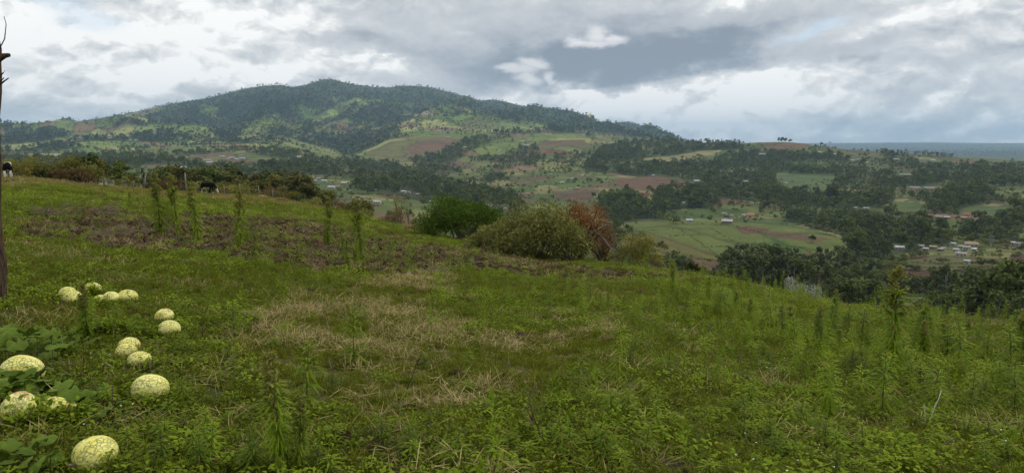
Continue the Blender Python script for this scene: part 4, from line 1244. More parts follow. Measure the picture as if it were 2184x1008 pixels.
byreg = {}
for w_ in weeds:
    if w_['label'] is None: byreg.setdefault((w_['region'], w_['kind']), []).append(w_)
for (rg, kd), ls in byreg.items():
    adj = {'veg': 'tall leafy fleabane', 'short': 'short leafy fleabane', 'flower': 'seeding fleabane'}[kd]
    for i, w_ in enumerate(sorted(ls, key=lambda q: q['u'])):
        w_['label'] = '%s %s, %s from the left' % (adj, rg, ordinal(i))
for w_ in weeds:
    e_ = empty('fleabane_weed', (w_['x'], w_['y'], w_['z'] - 0.01), random.uniform(0, 6.28), (w_['w'], w_['w'], w_['s']))
    tag(e_, w_['label'], 'weed', 'fleabane weeds standing in the field')
    sm, lm, pm = WV[w_['kind']][w_['var']]
    link(bpy.data.objects.new('stem', sm), e_); link(bpy.data.objects.new('leaves', lm), e_)
    if pm: link(bpy.data.objects.new('flower_head', pm), e_)['kind'] = 'stuff'

cnt['more'] = lay('fleabane_thicket', [w_[1] for w_ in WV['short'][:2]] + [WV['veg'][2][1]], 5.0, 5, 40,
    lambda x, y, d, u, v, P_, S_, A_, Y_, W_: np.where(W_ | ((u > 1350) & (v < 760)), 0.65, np.where((u > 1300), 0.16, 0.03)) * smoothstep(NOI(x, y, 2.0, 381), 0.35, 0.6), 0.35, 0.72,
    'thicket of further fleabane weeds on the right of the field', 'weeds', grow=0.25, p=1.2)
# ------------------------------------------------------------------ gourds
def gourd_mat():
    m, n, o = new_mat('netted_gourd_skin')
    tcx = n.new('ShaderNodeTexCoord'); oi = n.new('ShaderNodeObjectInfo'); P = tcx.outputs['Object']
    P = n.vm('ADD', P, n.xyz(n.m('MULTIPLY', oi.outputs['Random'], 9.0), n.m('MULTIPLY', oi.outputs['Random'], 5.0), 0.0))
    wv = n.vm('ADD', P, n.vm('MULTIPLY', n.noise(P, 22, 4, 0.6, color=True), (0.045, 0.045, 0.045)))
    vo = n.new('ShaderNodeTexVoronoi', feature='DISTANCE_TO_EDGE'); n.link(n.vm('MULTIPLY', wv, (0.7, 1.0, 1.0)), vo.inputs['Vector']); vo.inputs['Scale'].default_value = 46
    vo2 = n.new('ShaderNodeTexVoronoi', feature='DISTANCE_TO_EDGE'); n.link(wv, vo2.inputs['Vector']); vo2.inputs['Scale'].default_value = 120
    nz = n.noise(P, 9, 4, 0.6)
    line = n.m('SUBTRACT', 1.0, n.smooth(vo.outputs['Distance'], 0.02, n.m('MULTIPLY_ADD', nz, 0.32, 0.03)))
    line2 = n.m('SUBTRACT', 1.0, n.smooth(vo2.outputs['Distance'], 0.01, 0.10))
    line = n.m('MAXIMUM', line, n.m('MULTIPLY', line2, n.smooth(nz, 0.5, 0.65)))
    s2 = n.new('ShaderNodeSeparateXYZ'); n.link(tcx.outputs['Object'], s2.inputs[0])
    ang = n.m('ARCTAN2', s2.outputs[1], s2.outputs[2])
    strp = n.smooth(n.m('SINE', n.m('MULTIPLY_ADD', nz, 2.0, n.m('MULTIPLY', ang, 5.0))), 0.55, 0.95)
    line = n.m('MULTIPLY', line, n.m('MULTIPLY_ADD', strp, -0.75, 1.0))
    skin = n.mix(n.smooth(n.noise(P, 5, 3, 0.6), .3, .7), (0.72, 0.66, 0.11), (0.85, 0.80, 0.27))
    skin = n.mix(n.m('MULTIPLY', n.smooth(n.noise(P, 11, 4, 0.6, w=3), .62, .75), 0.5), skin, (0.42, 0.27, 0.11))
    c = n.mix(n.m('MULTIPLY', line, 0.85), skin, (0.17, 0.20, 0.045))
    p = n.new('ShaderNodeBsdfPrincipled'); n.link(c, p.inputs['Base Color']); p.inputs['Roughness'].default_value = 0.5
    bp = n.new('ShaderNodeBump'); bp.inputs['Strength'].default_value = 0.25; bp.inputs['Distance'].default_value = 0.004
    n.link(n.m('SUBTRACT', 1.0, line), bp.inputs['Height']); n.link(bp.outputs[0], p.inputs['Normal'])
    n.link(p.outputs[0], o.inputs[0])
    return m


M['gourd'] = gourd_mat()
M['gourd_scar'] = solid_mat('orange_scar', (0.40, 0.20, 0.07), (0.62, 0.42, 0.20), 18, 0.7, bump=0.2)


def gourd_mesh(seed, L_, W_, H_):
    bm = bmesh.new(); bmesh.ops.create_uvsphere(bm, u_segments=40, v_segments=24, radius=1.0)
    for v in bm.verts:
        x, y, z = v.co
        x, z = z, -x                     # poles on the long axis
        r = 1 + 0.018 * math.cos(10 * math.atan2(z, y)) * (1 - x * x)
        taper = 1 - 0.10 * x
        v.co = Vector((x * L_ / 2 * (1 - 0.05 * abs(x) ** 6), y * W_ / 2 * r * taper, z * H_ / 2 * r * taper))
    for f in bm.faces: f.smooth = True
    me = bpy.data.meshes.new('gourd'); bm.to_mesh(me); bm.free(); me.materials.append(M['gourd'])
    return me


GOURDS = [  # u0,u1,vtop,vbottom,rot(deg),label, scar
    (123, 157, 621, 641, 20, 'netted gourd at the far left end of the back row, half behind another', 0),
    (132, 170, 629, 653, 70, 'yellow gourd in front of the far left one in the back row', 0),
    (172, 212, 616, 636, 10, 'pale gourd farthest back in the row, partly behind weeds', 0),
    (198, 224, 632, 651, 40, 'small gourd tucked left of two round ones in the back row', 0),
    (214, 250, 627, 652, 80, 'round netted gourd in the back row, second from its right end', 0),
    (247, 289, 625, 652, 30, 'gourd at the right end of the back row', 0),
    (199, 228, 699, 719, 0, 'gourd almost hidden in weeds below the back row', 0),
    (260, 287, 697, 719, 60, 'gourd hidden in weeds above the cluster of three', 0),
    (248, 293, 725, 757, 75, 'round topmost gourd of the cluster of three', 0),
    (242, 288, 749, 771, 10, 'lowest lying middle gourd of the cluster of three', 0),
    (268, 318, 755, 790, 40, 'tilted pale gourd in front of the cluster of three', 0),
    (327, 367, 664, 691, 80, 'gourd with orange scarred top standing alone behind another on the grass', 1),
    (334, 381, 692, 721, 10, 'netted gourd lying just in front of the orange topped one', 0),
    (274, 353, 811, 862, 12, 'large striped netted gourd lying alone in the middle of the grass', 0),
    (-6, 78, 786, 830, 5, 'yellow gourd behind the broad vine leaves at the left edge', 0),
    (-2, 69, 836, 912, 85, 'big upright gourd with an orange patch cut by the left edge', 1),
    (74, 150, 866, 910, 15, 'netted gourd mostly hidden by herbs right of the orange patched one', 0),
    (149, 237, 940, 1008, 60, 'round netted gourd nearest the camera at the bottom edge', 0)]
gourd_px = []
for i, (u0, u1, vt, vb, rt, lb, scar) in enumerate(GOURDS):
    uc = (u0 + u1) / 2
    x, y, z, d = hit1(uc, vb - 2)
    W_ = (u1 - u0) * d / F; H_ = min((vb - vt) * d / F * 1.05, W_ * 0.98)
    H_ = max(H_, 0.78 * W_)
    c_, s_ = abs(math.cos(math.radians(rt))), abs(math.sin(math.radians(rt)))
    Lg = W_ * 1.0; Wd = H_ * 1.03
    if rt > 50: Lg, Wd = W_ * 1.04, W_ * 0.92
    Lg *= .95; Wd *= .95
    e_ = empty('gourd', (x, y + Wd * 0.3, z + H_ * 0.37), math.radians(rt if rt < 50 else 90 - (90 - rt)))
    e_.rotation_euler = (random.uniform(-.2, .2), -0.12, math.radians(rt))
    tag(e_, lb, 'gourd', 'yellow netted gourds lying in the grass')
    link(bpy.data.objects.new('rind', gourd_mesh(i, Lg, Wd, H_)), e_)
    b = MB(); b.tube([(-Lg / 2 + .004, 0, 0), (-Lg / 2 - .015, 0.002, 0.004), (-Lg / 2 - .03, 0.008, 0.01)], [.011, .008, .009], 7)
    b.build('stalk', M['twig'], e_)
    if scar:
        bm = bmesh.new(); bmesh.ops.create_uvsphere(bm, u_segments=24, v_segments=12, radius=1.0)
        dl_ = [f for f in bm.faces if f.calc_center_median().z < 0.80 + 0.12 * math.sin(5 * math.atan2(f.calc_center_median().y, f.calc_center_median().x))]
        bmesh.ops.delete(bm, geom=dl_, context='FACES')
        for v in bm.verts: v.co = Vector((v.co.x * Lg / 2 * 1.006, v.co.y * Wd / 2 * 1.006, v.co.z * H_ / 2 * 1.008))
        me = bpy.data.meshes.new('scar'); bm.to_mesh(me); bm.free(); me.materials.append(M['gourd_scar'])
        sc_ = link(bpy.data.objects.new('scar', me), e_); sc_['label'] = 'rough orange scar on top'
    gourd_px.append((x, y, d, z, H_))


gx_, gy_, gs_ = [], [], []
for i, (x, y, d, z, H_) in enumerate(gourd_px):
    hid = i in (2, 6, 7, 16)
    for k in range(60 if hid else 26):
        a_ = random.uniform(-math.pi, 0.3) if not hid else random.uniform(-math.pi * .95, -.05)
        rr = random.uniform(.09, .20) if not hid else random.uniform(.08, .24)
        gx_.append(x + math.cos(a_) * rr); gy_.append(y + 0.06 + math.sin(a_) * rr * .8); gs_.append(random.uniform(.55, 1.0) if not hid else random.uniform(1.0, 1.9))
gx_, gy_, gs_ = map(np.array, (gx_, gy_, gs_))
scatter('grass_around_gourds', g_meshes[:2] + h_meshes[:2] + hb_meshes[:1] + r_meshes[:1], gx_, gy_, ground(gx_, gy_) - .01, rnd_rot(len(gx_)), gs_, rng.integers(0, 6, len(gx_)), 'grass and herbs growing up around the gourds', 'grass')


# ------------------------------------------------------------------ gourd vine with broad leaves
def broad_leaf_mesh(r, seed):
    b = MB(); n = 15; random.seed(seed)
    ring = []
    for k in range(n):
        a_ = 2 * math.pi * k / n + 0.2
        lob = 0.82 + 0.16 * math.cos(5 * a_) + random.uniform(-.12, .12)
        if abs(a_ - math.pi) < 0.35: lob *= 0.45
        ring.append((r * lob * math.cos(a_), r * lob * math.sin(a_), r * (0.10 * math.cos(5 * a_) - 0.20 + random.uniform(-.14, .14))))
    mid = [(p[0] * .55, p[1] * .55, 0.02 * r + p[2] * 0.15) for p in ring]
    vts = [(0, 0, -0.05 * r)] + mid + ring
    fs = [(0, k + 1, (k + 1) % n + 1) for k in range(n)] + [(k + 1, n + k + 1, n + (k + 1) % n + 1, (k + 1) % n + 1) for k in range(n)]
    b.add(vts, fs)
    return b.mesh('broad_leaf', M['vine'], smooth=True)


BL_ = [broad_leaf_mesh(0.12, 5), broad_leaf_mesh(0.12, 6), broad_leaf_mesh(0.12, 7)]
random.seed(4)
VINES = [('broad leaved gourd vine creeping around the two gourds at the left edge', [(10, 842), (40, 838), (70, 846), (95, 836), (120, 842), (150, 840), (60, 858), (95, 862), (130, 860), (20, 825), (85, 822), (-20, 850), (165, 856), (60, 832), (110, 850), (-5, 832), (140, 872), (180, 866)], (0.10, 0.22), (0.75, 1.15)),
         ('clump of broad dark green vine leaves above the left edge gourds', [(10, 765), (35, 750), (60, 760), (85, 745), (20, 735), (55, 730), (90, 770), (110, 758), (75, 778), (40, 778), (0, 750), (100, 735), (-15, 770), (65, 742), (120, 772), (130, 745)], (0.10, 0.3), (0.7, 1.15)),
         ('low trailing vine leaves between the striped gourd and the left gourds', [(180, 850), (205, 862), (232, 850), (160, 880), (250, 872), (190, 884), (225, 885), (210, 835)], (0.05, 0.13), (0.5, 0.8)),
         ('vine leaves at the bottom left corner', [(20, 975), (55, 985), (90, 970), (10, 1000), (70, 1005), (110, 990), (-20, 985)], (0.06, 0.15), (0.6, 0.9)),
         ('spreading leafy plant left of the cluster of three gourds', [(150, 712), (170, 722), (190, 735), (205, 722), (165, 740), (215, 745), (140, 730)], (0.06, 0.16), (0.45, 0.7))]
for lb, pts, (h0, h1), (s0, s1) in VINES:
    x0, y0, z0, d0 = hit1(*pts[0])
    e_ = empty('gourd_vine', (x0, y0, z0)); tag(e_, lb, 'vine', 'broad leaved vines around the gourds')
    st = MB(); prev = np.zeros(3)
    for (u, v) in [q_ for p_ in pts for q_ in (p_, (p_[0] + random.uniform(-16, 16), p_[1] + random.uniform(-14, 14)))]:
        x, y, z, d = hit1(u + random.uniform(-6, 6), v + 14)
        hh = random.uniform(h0, h1); s = random.uniform(s0, s1) * .78
        p = np.array([x - x0, y - y0, z - z0])
        st.tube([prev + (0, 0, .01), (prev + p) / 2 + (0.02, 0.01, .03), p + (0, 0, .01)], 0.005, 5)
        st.tube([p, p + (0.01, -0.02, hh)], [0.004, 0.003], 5)
        prev = p
        lf = link(bpy.data.objects.new('leaf', random.choice(BL_)), e_)
        lf.location = p + np.array([0.01, -0.02, hh]); lf.scale = (s, s, s)
        lf.rotation_euler = (random.uniform(-0.3, 0.7), random.uniform(-0.5, 0.5), random.uniform(-2.6, -0.5))
    st.build('stem', M['stem'], e_)

# ------------------------------------------------------------------ sticks, dead stems, dry tufts
def stick(name, label, cat, pts_px, r, mat, lift=0.02, group=None, rise=None):
    """pts: photo points whose first lies on the ground; the others stand above the same depth"""
    x0, y0, z0, d0 = hit1(*pts_px[0][0])
    e_ = empty(name, (x0, y0, z0)); tag(e_, label, cat, group)
    for j, line in enumerate(pts_px):
        P_ = []
        for (u, v) in line:
            a_, s_ = px_az_s(u, v); dd = y0 / math.cos(float(a_))
            P_.append((dd * math.sin(a_) - x0, random.uniform(-.02, .02), dd * float(s_) - z0))
        P_[0] = (P_[0][0], 0, P_[0][2] - 0.02)
        b = MB(); b.tube(P_, np.linspace(r, r * .45, len(P_)), 6); b.build('branch' if j else 'stem', mat, e_, True)
    return e_


stick('forked_stick', 'bleached forked stick standing in the weeds near the right edge', 'stick',
      [[(1977, 912), (1983, 895), (1992, 870), (2002, 850), (2008, 832)], [(1976, 908), (1972, 893), (1974, 872), (1971, 860)], [(1974, 896), (1967, 900)]], 0.0055, M['white_wood'])
DS = [(432, 735, [(432, 735), (433, 705), (434, 678)], 'dark dead stem standing between gourds and dry grass'),
      (292, 690, [(292, 692), (288, 665), (286, 640)], 'thin dark stem beside the right end gourd of the back row'),
      (241, 885, [(241, 892), (243, 860), (242, 820)], 'thin black stem left of the large striped gourd'),
      (318, 812, [(318, 812), (322, 780), (316, 758)], 'dark twiggy dead stem touching the tilted pale gourd'),
      (865, 835, [(862, 838), (880, 800), (892, 765), (923, 768)], 'bent brown stem on the dry grass patch'),
      (1155, 960, [(1155, 962), (1150, 920), (1135, 880), (1128, 850)], 'curved dark stem right of the centre bottom'),
      (1055, 815, [(1055, 816), (1072, 800), (1082, 770)], 'short curved dark twig on the dry grass'),
      (1075, 735, [(1088, 748), (1090, 730), (1096, 712)], 'pale thin stalk on the dry grass')]
for u, v, ln, lb in DS:
    br = [ln]
    m_ = ln[len(ln) // 2]
    br += [[m_, (m_[0] + random.uniform(6, 12), m_[1] - random.uniform(8, 16))], [(m_[0], m_[1] + 8), (m_[0] - random.uniform(5, 10), m_[1] - 6)]]
    stick('withered_stalk', lb, 'dead stem', br, 0.005 if 'pale' not in lb else 0.004, M['twig'] if 'pale' in lb else M['dead_stem'], group='dead stems standing in the field')


def brush_heap(u, v, wpx, label, n=46, mat='twig', hgt=0.25, name='brush_heap', cat='brush', r=0.006):
    x, y, z, d = hit1(u, v); W_ = wpx * d / F
    e_ = empty(name, (x, y, z)); tag(e_, label, cat)
    b = MB()
    for k in range(n):
        c_ = np.array([random.gauss(0, W_ * .22), random.gauss(0, W_ * .2), abs(random.gauss(0, hgt * .5))])
        a_ = random.uniform(0, 6.28); L_ = random.uniform(.15, .4) * min(W_, 1.6)
        dv = np.array([math.cos(a_), math.sin(a_), random.uniform(-.15, .5)]) * L_
        b.tube([c_ - dv / 2, c_ + rng.normal(0, .02, 3), c_ + dv / 2], [r, r * .8, r * .4], 4, cap=False)
    b.build('twigs', M[mat], e_)['kind'] = 'stuff'
    return e_


brush_heap(110, 800, 120, 'scatter of grey sticks on bare soil above the left edge gourds', 26, hgt=0.05, name='scattered_sticks', cat='sticks')
brush_heap(232, 466, 62, 'heap of dry brown brush in the field left of the ploughed strip', 150, hgt=0.5, r=0.010)
brush_heap(90, 462, 70, 'low heap of dry brush near the dead trunk', 90, hgt=0.25, r=0.009)
brush_heap(140, 448, 44, 'small dry brush heap behind the short dark weed', 60, hgt=0.25, r=0.009)
brush_heap(660, 548, 60, 'clump of torn up roots on the ploughed strip', 70, hgt=0.2, r=0.008)
brush_heap(930, 585, 56, 'brown crop residue heap on the ploughed strip right of the tall weeds', 80, hgt=0.25, r=0.008)
brush_heap(1075, 562, 36, 'small reddish residue heap near the olive bush', 50, hgt=0.2, r=0.007)


def tussock(u, v, wpx, hpx, label, mat='straw', n=420, name='grass_tussock', cat='tussock', lo=25):
    x, y, z, d = hit1(u, v); W_ = wpx * d / F; H_ = hpx * d / F
    e_ = empty(name, (x, y, z)); tag(e_, label, cat)
    b = MB(); a_ = rng.uniform(0, 6.283, n); r = W_ * .22 * np.sqrt(rng.uniform(0, 1, n))
    b.leaves(np.stack([r * np.cos(a_), r * np.sin(a_), np.zeros(n)], -1), dirs(n, lo, 88), rng.uniform(.7, 1.25, n) * H_, max(0.004, d * 0.0008), droop=0.35)
    b.build('blades', M[mat], e_)['kind'] = 'stuff'


tussock(877, 494, 56, 22, 'golden dry grass tussock left of the round green bush', n=900)
tussock(848, 478, 60, 20, 'low pale tussock behind the golden one', n=600)
tussock(600, 428, 40, 10, 'pale dry tussock on the crest right of the grazing cow', n=500)
tussock(560, 422, 30, 9, 'small pale tussock on the crest near the grazing cow', n=350)
for u, v, w_, h_, lb in ((1050, 842, 26, 28, 'upright straw tuft low on the dry grass patch'), (868, 948, 36, 36, 'larger straw tuft near the bottom centre, left one of a pair'),
                         (898, 950, 30, 38, 'larger straw tuft near the bottom centre, right one of a pair'), (1048, 1000, 46, 34, 'brown straw tuft at the bottom edge'),
                         (900, 625, 60, 26, 'tall dry grass on the slope under the ploughed strip'), (1290, 730, 50, 28, 'dry grass at the right tip of the dry patch'),
                         (860, 612, 50, 24, 'dry grass left of the taller dry stand'), (1500, 600, 40, 20, 'dry grass on the crest above the smooth hill'),
                         (955, 632, 50, 22, 'dry grass right of the taller dry stand')):
    tussock(u, v, w_, h_, lb, n=90, lo=50, name='dry_grass_tuft', cat='dry grass')

# ------------------------------------------------------------------ shrubs near the crest
def shrub(name, cat, label, u, d, w_px, vtop, mat, n, leaf, clumps=14, group=None, stems=9, stem_mat='twig', spiky=0.25, depth=0.8, base_dz=0.0, seed=0, low=0.12, flat=1.0):
    """uneven shrub: stems fan out of the base, leaf clumps sit at their ends"""
    r_ = np.random.default_rng(seed + 77)
    x, y, z = at(u, d); W_ = w_px * d / F; H_ = z_at(vtop, d, u) - z
    z += base_dz; H_ = max(H_ - base_dz, 0.3)
    e_ = empty(name, (x, y, z)); tag(e_, label, cat, group)
    rx, ry = W_ / 2, W_ / 2 * depth
    C_ = []; R_ = []
    for k in range(clumps):
        a_ = r_.uniform(0, 6.283); q_ = math.sqrt(r_.uniform(0.0, 1.0)); rr = r_.uniform(0.16, 0.30)
        cx, cy_ = q_ * math.cos(a_) * 0.82, q_ * math.sin(a_) * 0.82
        top = math.sqrt(max(0, 1 - (q_ * 0.92) ** 2)) ** flat
        cz = top * r_.uniform(0.45, 1.0) * (1 - rr * .6) if k > 2 else top * 0.88
        cz = max(cz, low + rr * 0.5)
        C_.append((cx * rx, cy_ * ry, cz * H_)); R_.append((rr * rx * 1.25, rr * ry * 1.25, rr * H_ * 1.0))
    C_ = np.array(C_); R_ = np.array(R_)
    ci = r_.integers(0, clumps, n)
    dv = r_.normal(size=(n, 3)); dv /= np.linalg.norm(dv, axis=1, keepdims=True)
    rad = (0.45 + 0.62 * r_.uniform(0, 1, n) ** 0.6)
    spk = r_.uniform(0, 1, n) < spiky * 0.3
    rad = np.where(spk, rad * r_.uniform(1.05, 1.45, n), rad)
    pos = C_[ci] + dv * R_[ci] * rad[:, None]
    kz = H_ / np.percentile(pos[:, 2], 99.6); kx = rx / np.percentile(np.abs(pos[:, 0]), 96)
    pos *= (kx, kx, kz); C_ = C_ * (kx, kx, kz)
    pos[:, 2] = np.maximum(pos[:, 2], 0.02 + 0.06 * r_.uniform(0, 1, n) * H_)
    b = MB(); dd = dv * 0.7 + r_.normal(0, .45, (n, 3)) + (0, 0, 0.35)
    b.leaves(pos, dd, leaf * r_.uniform(.6, 1.4, n), leaf * 0.42, droop=0.15)
    b.build('foliage', M[mat], e_)
    s_ = MB()
    for k in range(stems):
        c_ = C_[k % clumps]
        p0 = np.array([r_.normal(0, rx * .06), r_.normal(0, ry * .06), -0.1])
        md = p0 * .5 + c_ * 0.5 + np.array([0, 0, H_ * .06]) + r_.normal(0, rx * .05, 3)
        s_.tube([p0, md, c_, c_ + (c_ - md) * 0.35], [0.022 * H_, 0.014 * H_, .008 * H_, .003 * H_], 5, cap=False)
    s_.build('branches', M[stem_mat], e_)
    return e_


shrub('olive_shrub', 'shrub', 'large olive green shrub on the crest in front of the rust coloured one', 1150, 37, 190, 438, 'bush_olive', 12000, 0.17, 38, depth=0.8, seed=1, stems=16, spiky=0.6, base_dz=-.1)
shrub('olive_shrub', 'shrub', 'lower olive shrub spreading at the left foot of the largest olive one', 1065, 39, 120, 472, 'bush_olive', 4600, 0.16, 20, seed=2, spiky=0.6)
shrub('olive_shrub', 'shrub', 'right hand lobe of olive growth leaning over the bare branches', 1222, 36, 84, 478, 'bush_olive', 3200, 0.12, 12, seed=3, spiky=0.7)
shrub('green_shrub', 'shrub', 'broad dome shaped dark green shrub left of the olive ones', 978, 50, 164, 423, 'bush_green', 15000, 0.17, 40, depth=0.9, seed=4, stems=16, spiky=0.2, low=0.02, flat=0.45)
shrub('green_shrub', 'shrub', 'small dark green shrub at the left foot of the dome shaped one', 918, 52, 70, 452, 'bush_green', 2600, 0.15, 12, seed=5)
shrub('rust_shrub', 'shrub', 'rust coloured dying shrub behind the large olive one', 1240, 40, 112, 432, 'bush_rust', 15000, 0.085, 38, stem_mat='dead_stem', depth=0.9, seed=6, stems=14, spiky=0.6, low=0.03, flat=0.4)
shrub('rust_shrub', 'shrub', 'thinner rust coloured shrub at the left shoulder of the larger one', 1200, 41, 60, 434, 'bush_rust', 3500, 0.08, 12, stem_mat='dead_stem', seed=7, stems=12, spiky=1.0)
shrub('brown_shrub', 'shrub', 'brown bare looking scrub under the rust coloured shrub', 1290, 40, 76, 480, 'bush_brown', 1800, 0.06, 12, stem_mat='dead_stem', seed=8, stems=20, spiky=1.0)
shrub('yellow_shrub', 'shrub', 'small yellowish shrub on the crest beside the smooth hill', 1362, 36, 104, 499, 'bush_yellow', 4200, 0.10, 16, seed=9, stems=16, spiky=1.0, depth=0.7)
shrub('pale_shrub', 'shrub', 'silvery white leaved shrub beyond the right crest', 1720, 48, 74, 594, 'bush_pale', 2600, 0.12, 14, seed=10, spiky=0.4)
shrub('brown_shrub', 'shrub', 'brown twiggy shrub behind the golden grass tussock', 838, 66, 60, 447, 'bush_brown', 2600, 0.10, 12, seed=11, stems=14, spiky=0.8)
shrub('brown_shrub', 'shrub', 'small brown green shrub right of the golden grass tussock', 925, 56, 70, 468, 'bush_olive', 1700, 0.11, 10, seed=12, spiky=0.6)
shrub('yellow_shrub', 'shrub', 'slender yellow leaved sapling standing above the golden tussock', 851, 64, 26, 405, 'bush_yellow', 420, 0.11, 8, seed=13, stems=6, spiky=1.0, low=0.3)
shrub('yellow_shrub', 'shrub', 'second thin yellow leaved sapling left of the dome shaped shrub', 872, 62, 18, 424, 'bush_yellow', 240, 0.10, 6, seed=14, stems=5, spiky=1.0, low=0.3)
shrub('crest_shrub', 'shrub', 'dark green shrub low on the crest before the dark eucalyptus clump', 1482, 44, 60, 562, 'bush_dark', 1800, 0.13, 10, seed=15)
HED = [(40, 84, 60, 338, 'bush_yellow', 'leftmost shrub of the boundary hedge, behind the half hidden cow'), (88, 85, 66, 336, 'bush_olive', 'second shrub of the boundary hedge from the left'),
       (132, 84, 64, 337, 'bush_yellow', 'third shrub of the boundary hedge, thickest at its foot'), (172, 84, 58, 338, 'bush_olive', 'fourth shrub of the boundary hedge before the dark round tree'),
       (205, 84, 52, 342, 'bush_yellow', 'rightmost shrub of the boundary hedge, beside the first fence post'), (62, 86, 60, 350, 'bush_brown', 'brown undergrowth shrub between the first two hedge shrubs'),
       (152, 82, 64, 362, 'bush_brown', 'brown undergrowth shrub under the middle of the hedge'), (108, 83, 50, 364, 'bush_dark', 'dark low shrub at the foot of the hedge'),
       (-10, 84, 60, 340, 'bush_olive', 'hedge shrub behind the dead trunk')]
for i, (u, d, w_, vt, mt_, lb) in enumerate(HED):
    shrub('hedge_shrub', 'shrub', lb, u, d, w_ * 1.15, vt, mt_, 2400, 0.20, 14, 'shrubs of the boundary hedge', seed=30 + i, spiky=0.8, low=0.1)
LOWP = [(262, 88, 26, 378, 'bush_olive', 'low leafy plant right of the first fence post'), (284, 90, 26, 374, 'bush_yellow', 'low yellowish plant before the dark round tree'),
        (350, 92, 30, 385, 'bush_brown', 'brown scrub between the second and third fence posts'), (375, 92, 26, 380, 'bush_brown', 'reddish scrub just left of the third fence post'),
        (420, 97, 36, 388, 'bush_olive', 'olive scrub behind the tail of the grazing cow'), (480, 98, 50, 391, 'bush_yellow', 'yellow green scrub in front of the grazing cow'),
        (520, 98, 50, 394, 'bush_olive', 'olive scrub on the crest right of the grazing cow'), (575, 98, 52, 398, 'bush_brown', 'brownish scrub on the crest farther right of the grazing cow'),
        (622, 95, 40, 408, 'bush_yellow', 'yellowish scrub where the crest begins to fall'), (668, 88, 46, 422, 'bush_olive', 'olive scrub on the falling crest'),
        (715, 82, 46, 430, 'bush_brown', 'brown scrub on the falling crest beyond the yellow topped weeds'), (770, 76, 46, 443, 'bush_olive', 'olive scrub on the crest left of the brown twiggy shrub')]
for i, (u, d, w_, vt, mt_, lb) in enumerate(LOWP):
    shrub('crest_shrub', 'shrub', lb, u, d, w_, vt, mt_, 800, 0.17, 9, 'low shrubs along the crest', seed=50 + i, spiky=0.7)

# bare fallen branches beside the rust coloured shrub
x0, y0, z0 = at(1300, 37)
e_ = empty('fallen_branches', (x0, y0, z0)); tag(e_, 'bare pale branches hanging right of the rust coloured shrub', 'branches')
def pxp(u, v, d):
    a_, s_ = px_az_s(u, v); return np.array([d * math.sin(a_) - x0, d * math.cos(a_) - y0, d * float(s_) - z0])
for ln, r in (([(1318, 545), (1300, 525), (1285, 505), (1270, 492), (1256, 500)], .03), ([(1285, 505), (1275, 488), (1290, 480), (1308, 478)], .02), ([(1300, 525), (1318, 518), (1332, 515)], .016),
              ([(1270, 492), (1262, 478), (1270, 468)], .012), ([(1290, 512), (1305, 500), (1322, 498)], .014), ([(1290, 480), (1296, 487), (1304, 490)], .01), ([(1262, 496), (1250, 505), (1243, 498)], .01)):
    b = MB(); pts = [pxp(u, v, 36.5 + 0.5 * math.sin(u)) for u, v in ln]; b.tube(pts, np.linspace(r, r * .4, len(pts)), 6); b.build('branch', M['grey_wood'], e_, True)

# ------------------------------------------------------------------ dead trunk at the left edge
tx, ty = -6.255, 9.0; tz = gz(tx, ty)
e_ = empty('dead_tree', (tx, ty, tz)); tag(e_, 'weathered dead tree trunk with broken stubs at the left edge', 'dead tree')
b = MB(); hh = np.linspace(-.1, 5.2, 34); random.seed(9)
path = [(0.03 * math.sin(1.3 * q_) + 0.02 * math.sin(3.1 * q_) + 0.094 * q_, 0.02 * math.cos(1.7 * q_), q_) for q_ in hh]
b.tube(path, [0.155 + 0.06 * math.exp(-q_ * 3.0) - 0.008 * q_ + 0.012 * math.sin(5 * q_) for q_ in hh], 18, wob=0.16)
b.build('trunk', M['trunk'], e_, True)
def zt(v): return z_at(v, math.hypot(tx, ty), 10) - tz
SX = 9.0 / F
for pts, r in (([(-.02, -.05, zt(140)), (0.10, -.09, zt(133)), (.175, -.1, zt(126)), (.235, -.1, zt(124))], .045), ([(.05, -.05, zt(192)), (.16, -.08, zt(178)), (.215, -.08, zt(171))], .012),
               ([(.08, -.05, zt(170)), (.14, -.06, zt(160)), (.16, -.06, zt(155))], .009), ([(.08, -.05, zt(182)), (.15, -.06, zt(170))], .009),
               ([(.06, -.05, zt(120)), (.15, -.06, zt(90)), (.165, -.06, zt(60)), (.14, -.06, zt(44))], .007), ([(0, .1, zt(-120)), (-.3, .3, zt(-230)), (-.4, .5, zt(-330))], .05)):
    pts = [(p_[0] + 0.094 * max(p_[2], 0) + .09, p_[1], p_[2]) for p_ in pts]; b = MB(); b.tube(pts, np.linspace(r, r * .5, len(pts)), 8, wob=.3); b.build('stub', M['trunk'], e_, True)
b = MB(); n = 70
pp = np.stack([rng.normal(.33, .03, n), rng.normal(-.06, .03, n), rng.uniform(zt(330), zt(265), n)], -1)
b.leaves(pp, rng.normal(size=(n, 3)), 0.035, 0.018); b.build('shoot', M['weed'], e_)['kind'] = 'stuff'

